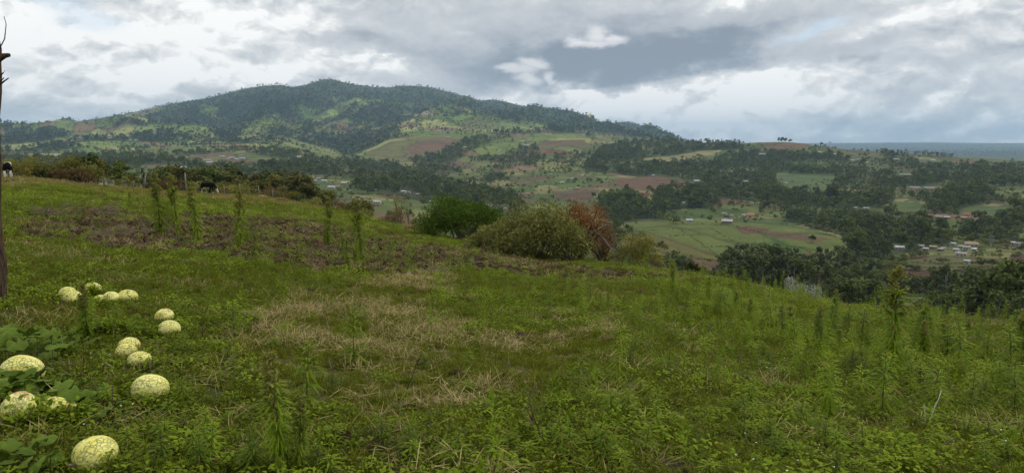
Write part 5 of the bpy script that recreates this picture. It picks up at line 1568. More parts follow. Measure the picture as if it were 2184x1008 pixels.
# ------------------------------------------------------------------ fence posts
PO = [(222, 397, 365, 0.0, 'thick wooden fence post at the right end of the hedge'), (306, 398, 371, 5.0, 'leaning fence post between the hedge and the tall weeds'), (396, 403, 368, 0.0, 'upright pale fence post left of the grazing cow'),
      (478, 411, 394, -1.5, 'short post just right of the grazing cow'), (511, 409, 392, 0, 'thin short post right of the grazing cow'), (551, 411, 396, 0, 'farthest right small fence post on the crest'), (580, 416, 405, 2, 'stub of a post at the end of the fence line')]
for u, vb, vt, lean, lb in PO:
    d = 90 if u > 210 else 84
    x, y, z = at(u, d); H_ = z_at(vt, d, u) - z
    e_ = bpy.data.objects.new('fence_post', None)
    b = MB(); k = math.tan(math.radians(lean * 2.2))
    b.tube([(0, 0, -.2), (k * H_ * .5 + .03, 0, H_ * .5), (k * H_, 0, H_)], [0.10, .085, .07] if u < 450 else [.06, .05, .045], 8, wob=.2)
    o = b.build('fence_post', M['grey_wood'], None, True); o.location = (x, y, z)
    tag(o, lb, 'fence post', 'fence posts along the ridge')

# ------------------------------------------------------------------ cows
def skin_body(pts, edges, radii, root, name, mats, paint, sub=2):
    me = bpy.data.meshes.new(name); me.from_pydata(pts, edges, [])
    o = bpy.data.objects.new(name, me); COL.objects.link(o)
    sk = o.modifiers.new('skin', 'SKIN'); sk.use_smooth_shade = True
    for i, r in enumerate(radii):
        v = me.skin_vertices[0].data[i]; v.radius = r if isinstance(r, tuple) else (r, r); v.use_root = (i == root)
    ss = o.modifiers.new('sub', 'SUBSURF'); ss.levels = sub; ss.render_levels = sub
    dg = bpy.context.evaluated_depsgraph_get(); ev = o.evaluated_get(dg)
    nm = bpy.data.meshes.new_from_object(ev); bpy.data.objects.remove(o); bpy.data.meshes.remove(me)
    nm.name = name
    nm.materials.clear()
    for m in mats: nm.materials.append(m)
    for p in nm.polygons: p.material_index = paint(p.center); p.use_smooth = True
    return nm


M['cow_black'] = solid_mat('black_hide', (0.006, 0.005, 0.005), (0.014, 0.012, 0.011), 6, 1.0, bump=0)
M['cow_white'] = solid_mat('white_hide', (0.50, 0.47, 0.41), (0.66, 0.63, 0.57), 6, 0.8, bump=0)
M['horn'] = solid_mat('horn', (0.3, 0.27, 0.2), (0.4, 0.36, 0.28), 6, 0.5, bump=0)
M['pink'] = solid_mat('udder_skin', (0.45, 0.28, 0.24), (0.52, 0.34, 0.3), 6, 0.6, bump=0)


def cow(name, label, u, d, rz, s, paint, cat='cow'):
    P_ = [(0.0, 0, 1.0), (0.45, 0, 1.02), (0.78, 0, 1.08), (1.05, 0, 0.86), (1.25, 0, 0.56), (1.33, 0, 0.34), (1.40, 0, 0.13), (-0.45, 0, 1.04), (-0.72, 0, 1.08),
          (0.62, 0.17, 0.78), (0.66, 0.18, 0.42), (0.65, 0.18, 0.05), (0.60, -0.17, 0.78), (0.50, -0.18, 0.42), (0.50, -0.18, 0.05),
          (-0.66, 0.19, 0.80), (-0.60, 0.19, 0.52), (-0.78, 0.19, 0.40), (-0.74, 0.19, 0.05), (-0.62, -0.19, 0.80), (-0.45, -0.19, 0.55), (-0.60, -0.19, 0.40), (-0.55, -0.19, 0.05), (0.1, 0, 0.88)]
    E_ = [(0, 1), (1, 2), (2, 3), (3, 4), (4, 5), (5, 6), (0, 7), (7, 8), (1, 9), (9, 10), (10, 11), (1, 12), (12, 13), (13, 14), (7, 15), (15, 16), (16, 17), (17, 18), (7, 19), (19, 20), (20, 21), (21, 22), (0, 23)]
    R_ = [(.27, .29), (.24, .27), (.17, .21), (.12, .15), (.11, .13), (.09, .11), (.07, .07), (.24, .27), (.16, .18), .12, .075, .06, .12, .075, .06, .16, .10, .07, .06, .16, .10, .07, .06, (.26, .24)]
    x, y, z = at(u, d)
    e_ = empty(name, (x, y, z - 0.02), rz, s); tag(e_, label, cat, 'black and white cows on the ridge')
    body = skin_body(P_, E_, R_, 0, 'body', [M['cow_black'], M['cow_white']], paint)
    link(bpy.data.objects.new('body', body), e_)
    for sd in (-1, 1):
        b = MB(); b.leaves([(1.20, sd * .12, .62)], [(0.0, sd * 1.0, 0.05)], 0.2, 0.10, droop=.3); b.tube([(1.20, sd * .1, .62), (1.2, sd * .2, .62)], [.03, .02], 6); b.build('ear', M['cow_black'], e_)
        b = MB(); b.tube([(1.22, sd * .07, .66), (1.24, sd * .15, .72), (1.28, sd * .17, .80)], [.022, .016, .006], 7); b.build('horn', M['horn'], e_, True)
        b = MB(); b.tube([(1.335, sd * .112, .48), (1.34, sd * .122, .48)], [.02, .012], 8); b.build('eye', M['dark'], e_, True)
    b = MB(); b.tube([(-.86, 0, 1.14), (-.95, 0, .95), (-.96, .02, .6), (-.95, .03, .42)], [.035, .028, .02, .05], 7); b.build('tail', M['cow_black'], e_, True)
    b = MB(); b.tube([(-.45, 0, .72), (-.42, 0, .60), (-.40, 0, .54)], [.13, .12, .06], 10); b.build('udder', M['pink'], e_, True)
    return e_


def paint1(c):
    if c.x > 1.14 and c.z < .60: return 1
    if c.z < 0.34 and c.x < 0: return 1
    if -.5 < c.x < .35 and c.z < .60: return 1
    if c.x > 0.55 and c.y > 0 and c.z < 0.22: return 1
    return 0


def paint2(c):
    if c.z < 0.62 and c.x < -.5: return 1
    if -.95 < c.x < -.75 and c.z > 1.2: return 1
    if c.z < .4: return 1
    if -.2 < c.x < .15 and c.z > .8: return 1
    return 0


cow('grazing_cow', 'black cow with a white face grazing on the ridge', 441, 92, math.radians(-12), 0.98, paint1)
cow('standing_cow', 'black and white cow seen from behind, half hidden by the dead trunk', 20, 71, math.radians(118), 0.95, paint2)

# ------------------------------------------------------------------ trees
def tree_meshes(kind, seed, n, card, leafmat, barkmat, H=12.0, thick=1.0):
    r_ = np.random.default_rng(seed)
    T = MB(); L_ = MB()
    lean = r_.normal(0, .03, 2)
    hs = np.linspace(0, 1, 7)
    tp = np.stack([lean[0] * hs ** 2 + .012 * np.sin(6 * hs + seed), lean[1] * hs ** 2, hs * .93 - 0.04], -1) * H
    cl = []
    if kind == 'euc':
        T.tube(tp, np.linspace(.018, .005, 7) * H * thick, 7)
        for k in range(15):
            h_ = r_.uniform(.30, .98); a_ = r_.uniform(0, 6.283); sp = (0.05 + 0.17 * math.sin(math.pi * min(1, (h_ - .15) / .9)) ** .8) * r_.uniform(.6, 1.2)
            p0 = np.array([np.interp(h_ - .13, hs, tp[:, 0] / H), np.interp(h_ - .13, hs, tp[:, 1] / H), h_ - .16]); c_ = np.array([p0[0] + math.cos(a_) * sp, p0[1] + math.sin(a_) * sp, h_])
            T.tube([p0 * H, (p0 * .5 + c_ * .5 + (0, 0, -.01)) * H, c_ * H], np.array([.007, .005, .002]) * H, 4, cap=False)
            cl.append((c_, r_.uniform(.05, .10), r_.uniform(.07, .13)))
    elif kind == 'round':
        T.tube(tp[:4], np.linspace(.03, .018, 4) * H * thick, 7)
        for k in range(18):
            a_ = r_.uniform(0, 6.283); e_ = r_.uniform(.05, 1.45); rr = r_.uniform(.55, 1.0)
            c_ = np.array([math.cos(a_) * math.cos(e_) * .40 * rr, math.sin(a_) * math.cos(e_) * .40 * rr, .42 + .48 * math.sin(e_) * rr])
            T.tube([tp[3], (tp[3] * .4 + c_ * H * .6), c_ * H], np.array([.012, .007, .003]) * H, 4, cap=False)
            cl.append((c_, r_.uniform(.11, .17), r_.uniform(.08, .14)))
    elif kind == 'cone':
        T.tube(tp, np.linspace(.02, .003, 7) * H * thick, 7)
        for k in range(24):
            h_ = r_.uniform(.08, .97); a_ = r_.uniform(0, 6.283); sp = .20 * (1 - h_) ** .9
            c_ = np.array([math.cos(a_) * sp * .7, math.sin(a_) * sp * .7, h_]); cl.append((c_, max(.03, sp * .6), .05))
            T.tube([np.array([0, 0, h_]) * H, c_ * H], [.004 * H, .001 * H], 4, cap=False)
    elif kind == 'flat':
        T.tube(tp[:5], np.linspace(.028, .014, 5) * H * thick, 7)
        for k in range(16):
            a_ = r_.uniform(0, 6.283); q_ = math.sqrt(r_.uniform(0, 1)) * .42
            c_ = np.array([math.cos(a_) * q_, math.sin(a_) * q_, .86 + r_.uniform(-.05, .06)])
            T.tube([tp[4], (tp[4] * .5 + c_ * H * .5 + (0, 0, .02 * H)), c_ * H], np.array([.01, .007, .003]) * H, 4, cap=False)
            cl.append((c_, r_.uniform(.08, .13), r_.uniform(.035, .06)))
    w_ = np.array([c[1] ** 2 * c[2] for c in cl]); w_ = w_ ** .7; w_ /= w_.sum()
    ci = r_.choice(len(cl), n, p=w_)
    C_ = np.array([c[0] for c in cl])[ci]; Rr = np.array([(c[1], c[1], c[2]) for c in cl])[ci]
    dv = r_.normal(size=(n, 3)); dv /= np.linalg.norm(dv, axis=1, keepdims=True)
    pos = (C_ + dv * Rr * (0.35 + .72 * r_.uniform(0, 1, (n, 1)) ** .5)) * H
    if kind != 'cone': pos[:, 2] = H * .3 + (pos[:, 2] - H * .3) * (H * .7) / (np.percentile(pos[:, 2], 98) - H * .3)
    L_.cards(pos, card * r_.uniform(.6, 1.35, n), dv + r_.normal(0, .55, (n, 3)) + (0, 0, .3))
    return L_.mesh('crown_leaves', M[leafmat]), T.mesh('trunk_wood', M[barkmat])


KINDS = {
    'eucalyptus_tree': [tree_meshes('euc', 100 + i, 1900, .34, 'euc', 'euc_bark') for i in range(5)],
    'broadleaf_tree': [tree_meshes('round', 200 + i, 2100, .46, 'broad', 'bark') for i in range(4)],
    'scrub_tree': [tree_meshes('round', 250 + i, 2000, .44, 'scrub', 'bark') for i in range(3)],
    'conifer_tree': [tree_meshes('cone', 300 + i, 1200, .26, 'broad', 'bark') for i in range(2)],
    'acacia_tree': [tree_meshes('flat', 350 + i, 900, .34, 'broad', 'bark', thick=1.1) for i in range(2)],
}
KW = {'eucalyptus_tree': 'eucalyptus', 'broadleaf_tree': 'broadleaf tree', 'scrub_tree': 'olive green tree', 'conifer_tree': 'conifer', 'acacia_tree': 'flat topped tree'}
things = []      # (kind, x, y, z, height, width factor, phrase, u)


def tree_at(kind, u, d, vtop, phrase, wf=1.0, label=None):
    x, y, z = at(u, d); h_ = z_at(vtop, d, u) - z
    things.append(dict(kind=kind, x=x, y=y, z=z, h=max(h_, 2.0), wf=wf, ph=phrase, u=u, label=label))


random.seed(21)
def cluster(kind, n, u0, u1, v0, v1, d0, d1, phrase, wf=1.0):
    for i in range(n):
        u = u0 + (u1 - u0) * (i + random.uniform(.1, .9)) / n
        tree_at(kind if isinstance(kind, str) else random.choice(kind), u, random.uniform(d0, d1), random.uniform(v0, v1), phrase, wf * random.uniform(.85, 1.2))


E_, B_, S_ = 'eucalyptus_tree', 'broadleaf_tree', 'scrub_tree'
tree_at(B_, 250, 104, 345, '', 1.35, 'dark round tree at the right end of the boundary hedge')
tree_at(B_, 196, 118, 332, '', 1.3, 'dark tree rising behind the right part of the hedge')
tree_at(B_, 178, 120, 337, '', 1.2, 'dark tree behind the hedge, left of its taller neighbour')
tree_at('conifer_tree', 306, 210, 356, '', 1.3, 'young dark conifer behind the leaning fence post')
tree_at('conifer_tree', 361, 200, 352, '', 1.4, 'dark young conifer behind the two tall seeding weeds')
cluster([B_, S_], 15, 345, 500, 350, 372, 250, 330, 'in the dark belt behind the grazing cow', 1.15)
cluster([B_, S_], 9, 470, 640, 364, 392, 260, 320, 'in the olive belt right of the grazing cow', 1.2)
cluster([S_, S_, B_], 14, 460, 690, 384, 412, 200, 270, 'on the slope below the fence line', 1.2)
cluster(S_, 7, 470, 580, 384, 392, 120, 170, 'in the yellow green row behind the grazing cow', .8)
cluster(S_, 6, 640, 790, 424, 440, 150, 220, 'on the slope below the falling crest')
cluster(E_, 17, 1552, 1700, 530, 560, 360, 410, 'in the dark clump beyond the right crest', 1.1)
cluster(E_, 9, 1690, 1775, 556, 582, 330, 400, 'at the right end of the dark clump', 1.1)
cluster([E_, B_], 14, 1765, 1890, 590, 618, 290, 370, 'below the clump beside the seeding weed', 1.1)
cluster([B_, B_, E_], 22, 1985, 2230, 610, 645, 240, 330, 'in the dark grove above the right bottom crest', 1.0)
cluster([B_, S_], 9, 1870, 2010, 640, 662, 200, 260, 'in the hollow behind the right crest weeds', .9)
cluster([S_, B_], 9, 1425, 1570, 568, 592, 150, 230, 'on the slope right of the small yellowish shrub', 1.0)
cluster([S_, B_], 6, 1040, 1110, 458, 475, 130, 200, 'behind the dome shaped green shrub', 1.0)
cluster(B_, 3, 2150, 2230, 548, 575, 260, 300, 'at the far right edge beside the brown plots', 1.0)
tree_at(B_, 1657, 2860, 293, '', .6, 'leftmost of the trees standing on the bare hilltop')
tree_at(B_, 1664, 2870, 292.5, '', .9, 'second of the trees on the bare hilltop')
tree_at(B_, 1671, 2880, 294, '', .9, 'third of the trees on the bare hilltop')
tree_at(B_, 1681, 2860, 296.5, '', 1.0, 'lone tree right of the hilltop trio')
for u, v, w_ in ((1732, 517, 17), (2057, 605, 20), (1880, 565, 18), (1905, 560, 16), (1770, 300, 8), (1843, 562, 14)):
    x, y, z, d = hit1(u, v)
    things.append(dict(kind=B_, x=x, y=y, z=z, h=w_ * d / F * .9, wf=1.2, ph='standing alone on open ground near the brown plots', u=u, label=None))

HS = [('on the left valley terraces', [(637, 333, 10, 'roof'), (603, 396, 12, 'roof'), (679, 380, 9, 'roof_dull'), (692, 385, 13, 'roof'), (707, 399, 16, 'roof'), (720, 397, 9, 'roof_dull'), (734, 390, 13, 'roof'), (741, 388, 8, 'roof_dull'), (652, 402, 12, 'roof_green'), (805, 431, 17, 'roof'), (861, 408, 12, 'roof'), (872, 409, 8, 'roof_dull'), (890, 414, 8, 'roof_dull'), (920, 430, 9, 'roof'), (672, 385, 7, 'roof')]),
      ('in the left valley village', [(443, 341, 16, 'roof_dull'), (447, 346, 14, 'roof'), (474, 333, 12, 'roof'), (486, 338, 9, 'roof_dull'), (495, 335, 12, 'roof'), (505, 338, 9, 'roof'), (517, 336, 12, 'roof'), (515, 331, 8, 'roof_dull'), (391, 356, 12, 'roof'), (342, 368, 18, 'roof'), (335, 366, 8, 'roof_dull'), (353, 361, 6, 'roof'), (316, 393, 16, 'roof_tan'), (281, 374, 10, 'roof_dull')]),
      ('on the mountain\'s lower left flank', [(234, 293, 8, 'roof'), (278, 297, 6, 'roof'), (290, 297, 5, 'roof'), (330, 281, 6, 'roof'), (153, 291, 6, 'roof'), (170, 292, 5, 'roof'), (184, 286, 6, 'roof'), (28, 317, 7, 'roof'), (243, 316, 6, 'roof'), (174, 262, 5, 'roof_dull'), (295, 248, 4, 'roof'), (305, 245, 4, 'roof'), (40, 317, 5, 'roof'), (120, 330, 6, 'roof'), (48, 328, 6, 'roof_dull'), (385, 293, 5, 'roof')]),
      ('on the upper farms of the mountain', [(630, 290, 7, 'roof'), (661, 284, 7, 'roof'), (804, 225, 6, 'roof'), (865, 243, 9, 'roof_tan'), (875, 242, 5, 'roof'), (936, 279, 8, 'roof'), (910, 278, 7, 'roof'), (955, 290, 7, 'roof'), (875, 227, 5, 'roof'), (551, 279, 5, 'roof'), (677, 278, 5, 'roof'), (883, 259, 5, 'roof'), (1070, 260, 5, 'roof')]),
      ('on the brown farmed slope beyond the valley', [(991, 312, 6, 'roof'), (1050, 287, 15, 'roof_dull'), (1106, 287, 8, 'roof'), (1124, 287, 8, 'roof_dull'), (1114, 299, 8, 'roof'), (1123, 308, 12, 'roof'), (1129, 298, 9, 'roof_dull'), (1245, 287, 6, 'roof'), (1279, 293, 6, 'roof_tan'), (1288, 301, 7, 'roof'), (1304, 303, 9, 'roof'), (1106, 300, 5, 'roof')]),
      ('above the rust coloured shrub', [(1199, 388, 9, 'roof'), (1220, 379, 6, 'roof'), (1216, 402, 8, 'roof_dull'), (1232, 401, 10, 'roof_tan'), (1242, 373, 5, 'roof'), (1174, 370, 7, 'roof_tan'), (1393, 373, 7, 'roof'), (1043, 440, 11, 'roof'), (1078, 445, 9, 'roof_tan'), (1458, 432, 6, 'roof')]),
      ('on the wooded ridge at the right', [(1486, 385, 12, 'roof_mint'), (1590, 386, 8, 'roof'), (1626, 327, 15, 'roof'), (1780, 327, 7, 'roof'), (1748, 323, 7, 'roof'), (1818, 340, 9, 'roof'), (1830, 339, 12, 'roof_dull'), (1912, 338, 12, 'roof'), (1990, 340, 11, 'roof'), (1963, 339, 7, 'roof_dull'), (1677, 389, 6, 'roof'), (2135, 345, 7, 'roof_tan'), (1850, 345, 7, 'roof')]),
      ('in the wooded valley at the right', [(1930, 372, 26, 'roof_dull'), (1952, 400, 26, 'roof_dull'), (1982, 401, 24, 'roof_dull'), (1847, 444, 15, 'roof_dull'), (1825, 443, 9, 'roof'), (2063, 457, 14, 'roof_red'), (2057, 465, 15, 'roof_tan'), (2003, 463, 18, 'roof_dull'), (2020, 464, 14, 'roof'), (1600, 458, 16, 'roof_red'), (1586, 458, 7, 'roof'), (1545, 455, 12, 'roof_dull'), (1560, 459, 8, 'roof_tan'), (1604, 433, 6, 'roof_dull')]),
      ('in the village below the right wood', [(1918, 529, 22, 'roof'), (1974, 532, 10, 'roof'), (1990, 528, 16, 'roof_tan'), (2005, 533, 11, 'roof_dull'), (2013, 531, 9, 'roof_dull'), (2034, 521, 10, 'roof'), (2039, 534, 11, 'roof'), (2061, 529, 17, 'roof_dull'), (2048, 527, 9, 'roof_dull'), (2050, 543, 25, 'roof_dull'), (2077, 533, 11, 'roof'), (2072, 522, 30, 'roof_tan'), (2063, 559, 12, 'roof'), (2159, 519, 10, 'roof'), (2171, 521, 9, 'roof_dull'), (1965, 526, 8, 'roof_dull')])]

# sampled woods
NCAND = 150000
cu = rng.uniform(-120, 2300, NCAND); cv = rng.uniform(165, 690, NCAND)
hx, hy, hz, hd, ok = hit(cu, cv)
ok &= hd > np.interp(np.arctan2(hx, hy), AZ, Dk[0]) * 2.2
cu, cv, hx, hy, hz, hd = (q_[ok] for q_ in (cu, cv, hx, hy, hz, hd))
den = forest_density(cu, cv, hx, hy, hd)
mts = pip(cu + (fbm(hx / 400, hy / 400, 187, 2) - .5) * 50, cv + (fbm(hx / 400, hy / 400, 189, 2) - .5) * 22, MFOREST) * 0.8
den = np.maximum(den, mts)
den = np.where(hd > 9500, den * 0.25 + 0.12, den)
hgt = np.clip(rng.lognormal(np.log(12.0), .28, len(cu)), 6, 24) * np.where(hd > 4000, 1.15, 1.0) * np.where(hd > 9500, 1.5, 1.0)
hgt = np.where(den < 0.35, hgt * rng.uniform(.35, .9, len(hgt)), hgt)
spx = hgt * F / hd
cand_per_px = NCAND / (2420 * 525.0)
want = 1 / (0.10 * spx ** 2 + 1.2)
acc = rng.uniform(0, 1, len(cu)) < np.clip(den * want / cand_per_px, 0, 1)
c_id, c_ed, _f = parcels_all(hx, hy, hd)
hed = (c_ed < 4.0) & (hd < 6000) & (~acc) & (rng.uniform(0, 1, len(cu)) < 0.5 * smoothstep(fbm(hx / 200, hy / 200, 401, 2), .30, .5))
for poly in CLEAR[10:15]: hed &= ~pip(cu, cv, poly)
hgt = np.where(hed, rng.uniform(2.0, 5.5, len(cu)), hgt)
kk = acc | hed
tpx = hgt * F / hd
for _p, ls in HS + [('', [(1470, 471, 15, ''), (1551, 473, 24, '')])]:
    for (hu, hv, hw_, _r) in ls:
        kk &= ~((np.abs(cu - hu) < hw_ * .6 + tpx * .25) & (cv > hv - 1) & (cv < hv + 2 + tpx * 1.02))
cu, cv, hx, hy, hz, hd, hgt, hed, den = (q_[kk] for q_ in (cu, cv, hx, hy, hz, hd, hgt, hed, den))
print('TREES', len(cu), 'hedge', int(hed.sum()))
order = np.argsort(-(hgt / hd) * (~hed))
ANCH = [(1950, 505, 'in the wood behind the village roofs'), (1700, 460, 'behind the smooth hill'), (1000, 425, 'in the valley wood behind the dome shaped shrub'), (1330, 450, 'in the wood right of the rust coloured shrub'),
        (720, 405, 'on the terraces of the left valley'), (2050, 590, 'around the ploughed brown plots'), (2130, 490, 'in the belt at the far right edge'), (1450, 440, 'above the two white roofed houses on the hill'),
        (500, 360, 'near the left valley village'), (1830, 540, 'beside the foot of the smooth hill'), (1200, 470, 'in the valley wood behind the rust coloured shrub'), (1620, 560, 'on the slope above the dark clump'),
        (1870, 600, 'between the brown plots and the right crest')]
NT_ = 175
top = order[:NT_]
for i in top:
    a_ = min(ANCH, key=lambda q: (q[0] - cu[i]) ** 2 + (2 * (q[1] - cv[i])) ** 2)
    kd = B_ if rng.uniform() < 0.35 else E_
    things.append(dict(kind=kd, x=hx[i], y=hy[i], z=hz[i], h=hgt[i], wf=rng.uniform(.9, 1.25), ph=a_[2], u=cu[i], label=None))
grp = {}
for t in things:
    if t['label'] is None: grp.setdefault((t['ph'], t['kind']), []).append(t)
for (ph, kd), ls in grp.items():
    for i, t in enumerate(sorted(ls, key=lambda q: q['u'])):
        t['label'] = '%s %s, %s from the left' % (KW[kd], ph, ordinal(i))
random.seed(33)
for t in things:
    cm, tm = random.choice(KINDS[t['kind']]); s = t['h'] / 12.0
    e_ = empty(t['kind'], (t['x'], t['y'], t['z'] - .1), random.uniform(0, 6.28), (s * t['wf'], s * t['wf'], s))
    tag(e_, t['label'], 'tree', KW[t['kind']] + ' trees across the valley' if t['kind'] != 'acacia_tree' else 'trees on the bare hilltop')
    link(bpy.data.objects.new('crown', cm), e_); link(bpy.data.objects.new('trunk', tm), e_)

rest = np.ones(len(cu), bool); rest[top] = False
def lod(kind, seed, n, card, mat):
    cm, tm = tree_meshes(kind, seed, n, card, mat, 'euc_bark' if kind == 'euc' else 'bark')
    return cm
lo_e = [lod('euc', 400 + i, 260, .62, 'euc') for i in range(4)]; lo_b = [lod('round', 420 + i, 240, .80, 'broad') for i in range(3)]
fa = [lod('round', 440 + i, 70, 1.5, 'far') for i in range(3)] + [lod('euc', 450 + i, 60, 1.2, 'far') for i in range(2)]
hs_ = [lod('round', 460 + i, 90, 1.1, 'scrub') for i in range(2)] + [lod('round', 465, 90, 1.1, 'broad')]


def wood(name, mask, protos, label, wf0, wf1):
    i = np.where(mask)[0]; n = len(i); s = hgt[i] / 12.0; w_ = s * rng.uniform(wf0, wf1, n)
    scatter(name, protos, hx[i], hy[i], hz[i] - .2, np.stack([np.zeros(n), np.zeros(n), rng.uniform(0, 6.28, n)], -1), np.stack([w_, w_, s], -1), rng.integers(0, len(protos), n), label, 'trees')


near_f = hd < 3300
wood('valley_woodland', rest & near_f & ~hed & (den >= .35), lo_e + lo_b[:2], 'dark eucalyptus woods filling the valley', 1.0, 1.5)
wood('scattered_trees', rest & near_f & ~hed & (den < .35), lo_b + lo_e[:1] + hs_, 'small trees dotted over the valley fields', .9, 1.4)
wood('hedgerows', rest & hed, hs_, 'low hedgerows along the field edges', 1.0, 1.9)
wood('mountain_forest', rest & ~near_f & ~hed, fa, 'distant forest and farm trees covering the mountain', 1.0, 1.6)
# trees standing on the mountain skyline
n = 900
sa = np.radians(rng.uniform(-36, 12, n)); cI, fI = _colfrac(sa)
sd = (DG[row_m, cI]) * rng.uniform(.985, 1.0, n); sx = sd * np.sin(sa); sy = sd * np.cos(sa)
sh = rng.uniform(5, 13, n) / 12; keep = fbm(sx / 300, sy / 300, 501, 2) > .60
sx, sy, sh = sx[keep], sy[keep], sh[keep]
scatter('skyline_trees', fa, sx, sy, ground(sx, sy) - 1, np.stack([sx * 0, sx * 0, rng.uniform(0, 6, len(sx))], -1), np.stack([sh * 1.1, sh * 1.1, sh], -1), rng.integers(0, len(fa), len(sx)), 'trees standing along the mountain skyline', 'trees')

# ------------------------------------------------------------------ houses
def house(u, v, wpx, roof, k=0.0, phrase='', wall='wall_pale', long_=1.0, rz=None):
    x, y, z, d = hit1(u, v + 3)
    w_ = max(wpx * (.88 if u < 1800 else .72) * d / F, 4.0); dp = min(6.5, w_ * .62); H_ = 2.5 if w_ < 14 else 3.0; rh = dp * .26
    rz = random.uniform(-.45, .45) if rz is None else rz
    e_ = empty('house', (x, y, z - .15), rz - math.atan2(x, y))
    b = MB(); b.box((0, 0, H_ / 2), (w_, dp, H_)); 
    for sx_ in (-1, 1):
        b.add([(sx_ * w_ / 2, -dp / 2, H_), (sx_ * w_ / 2, dp / 2, H_), (sx_ * w_ / 2, 0, H_ + rh)], [(0, 1, 2)])
    b.build('wall', M[wall], e_)
    b = MB(); ov = .35; L2 = w_ / 2 + ov; D2 = dp / 2 + ov; zb = H_ - ov * rh / (dp / 2)
    t = .12
    for sg in (-1, 1):
        b.add([(-L2, sg * D2, zb + .03), (L2, sg * D2, zb + .03), (L2, 0, H_ + rh + .03), (-L2, 0, H_ + rh + .03), (-L2, sg * D2, zb + .03 + t), (L2, sg * D2, zb + .03 + t), (L2, 0, H_ + rh + .03 + t), (-L2, 0, H_ + rh + .03 + t)],
              [(0, 1, 2, 3), (4, 5, 6, 7), (0, 1, 5, 4), (0, 3, 7, 4), (1, 2, 6, 5)])
    b.build('roof', M[roof], e_)
    b = MB(); b.box((w_ * .05, -dp / 2 - .03, 1.0), (.95, .06, 2.0)); b.build('door', M['door_blue'], e_)
    for fx in ((-.3, .32) if w_ > 6 else (-.3,)):
        b = MB(); b.box((w_ * fx, -dp / 2 - .03, 1.45), (1.0, .06, .9)); b.build('window', M['dark'], e_)
    return e_, d


RN = {'roof': 'pale metal roofed', 'roof_dull': 'grey weathered roofed', 'roof_red': 'red roofed', 'roof_tan': 'tan roofed', 'roof_green': 'green roofed', 'roof_mint': 'mint roofed'}
random.seed(5)
for ph, ls in HS:
    cntk = {}
    for (u, v, w_, rf) in sorted(ls):
        e_, d = house(u, v, w_, rf, phrase=ph, wall='wall_mud' if random.random() < .35 else 'wall_pale')
        i = cntk.get(rf, 0); cntk[rf] = i + 1
        nk = sum(1 for q in ls if q[3] == rf)
        tag(e_, ('%s house %s' % (RN[rf], ph)) + (', %s from the left' % ordinal(i) if nk > 1 else ''), 'house', 'small farm houses across the valley')
e_, d = house(1470, 471, 15, 'roof', wall='wall_pale', rz=0.25); tag(e_, 'white house standing alone on the smooth hill, the left one of two', 'house', 'two houses on the smooth hill')
e_, d = house(1551, 473, 24, 'roof', wall='wall_mud', rz=-0.1); tag(e_, 'long pale roofed house on the smooth hill with reddish walls', 'house', 'two houses on the smooth hill')

# rows of low hedge dividing the smooth hill and the farmed plots
LINES = [[(1442, 484), (1490, 515), (1535, 548)], [(1512, 484), (1560, 512), (1625, 545)], [(1370, 492), (1440, 488)], [(1494, 527), (1552, 525)], [(1430, 503), (1495, 500)],
         [(1480, 476), (1560, 480), (1640, 500)], [(1348, 480), (1372, 510), (1420, 535)], [(1400, 548), (1560, 556), (1640, 560), (1700, 562)], [(1690, 520), (1770, 556)],
         [(1908, 576), (1990, 606), (2060, 604), (2184, 596)], [(1825, 590), (1905, 586), (1960, 570), (2100, 570)], [(1840, 562), (1960, 560), (2100, 562)], [(500, 350), (620, 346)], [(510, 363), (625, 358)],
         [(585, 377), (730, 384), (830, 392)], [(600, 410), (760, 420), (900, 426)], [(1100, 352), (1200, 338), (1260, 345)], [(1000, 372), (1100, 366), (1200, 368)], [(880, 338), (990, 318), (1060, 300)]]
lx, ly = [], []
for ln in LINES:
    for (u0, v0), (u1, v1) in zip(ln[:-1], ln[1:]):
        k_ = int(math.hypot(u1 - u0, v1 - v0) / 1.6)
        t_ = rng.uniform(0, 1, k_)
        a_, b_, c_, d_, _ = hit(u0 + (u1 - u0) * t_ + rng.normal(0, .8, k_), v0 + (v1 - v0) * t_ + rng.normal(0, .5, k_)); lx.append(a_); ly.append(b_)
lx = np.concatenate(lx); ly = np.concatenate(ly); ls_ = rng.uniform(.04, .12, len(lx)) * np.clip(np.hypot(lx, ly) / 1000, .8, 1.7)
scatter('field_boundary_hedges', hs_, lx, ly, ground(lx, ly) - .3, rnd_rot(len(lx), .02), np.stack([ls_ * 1.4, ls_ * 1.4, ls_], -1), rng.integers(0, 3, len(lx)), 'thin hedge lines dividing the farm plots', 'hedge')

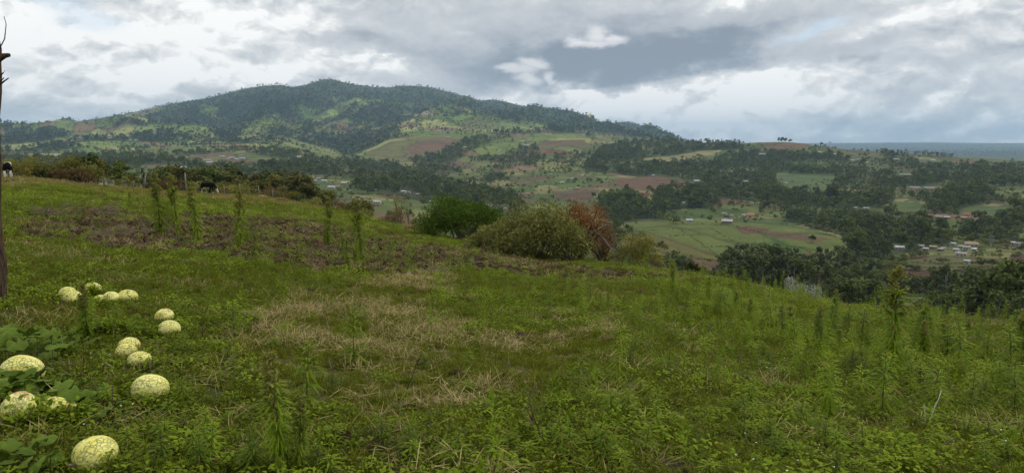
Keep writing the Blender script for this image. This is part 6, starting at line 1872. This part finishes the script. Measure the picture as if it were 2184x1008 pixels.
# poles and mast
for u, vb, vt, lb in ((1628, 522, 503, 'pale utility pole on the smooth hill, left one of two'), (1719, 511, 490, 'pale utility pole on the smooth hill, right one of two'), (1953, 512, 492, 'pale pole in front of the wood left of the village'), (2142, 515, 498, 'pale pole at the right of the village')):
    x, y, z, d = hit1(u, vb); H_ = (vb - vt) * d / F
    e_ = empty('utility_pole', (x, y, z)); tag(e_, lb, 'utility pole', 'utility poles in the valley')
    b = MB(); b.tube([(0, 0, -.2), (0, 0, H_)], [.17, .11], 8); b.build('pole', M['grey_wood'], e_)
    b = MB(); b.box((0, 0, H_ - .5), (1.6, .12, .12)); b.build('crossarm', M['grey_wood'], e_)
x, y, z, d = hit1(1859, 324); H_ = 11 * d / F
e_ = empty('radio_mast', (x, y, z)); tag(e_, 'small pale lattice mast on the far right ridge', 'mast')
b = MB()
for a_ in (0, 2.09, 4.19):
    b.tube([(1.3 * math.cos(a_), 1.3 * math.sin(a_), 0), (.35 * math.cos(a_), .35 * math.sin(a_), H_)], [.22, .14], 5)
for k in range(9):
    h0 = H_ * k / 9; r0 = 1.3 - .95 * k / 9; r1 = 1.3 - .95 * (k + 1) / 9
    for a_ in (0, 2.09, 4.19): b.tube([(r0 * math.cos(a_), r0 * math.sin(a_), h0), (r1 * math.cos(a_ + 2.09), r1 * math.sin(a_ + 2.09), h0 + H_ / 9)], .09, 4)
b.build('lattice', M['roof'], e_)

# ------------------------------------------------------------------ air
m, n, o_ = new_mat('valley_air')
pv = n.new('ShaderNodeVolumePrincipled'); pv.inputs['Color'].default_value = (0.50, 0.74, 1.0, 1); pv.inputs['Density'].default_value = 4.6e-5
pv.inputs['Anisotropy'].default_value = 0.1
n.link(pv.outputs[0], o_.inputs['Volume'])
zmax = float(ZG.max()) + 60; zmin = float(ZG.min()) - 30
b = MB(); b.box((0, 0, (zmax + zmin) / 2), (60000, 60000, zmax - zmin))
o = b.build('haze', m); tag(o, kind='stuff')
print('ZR', zmin, zmax, 'things', len(things), 'weeds', len(weeds))
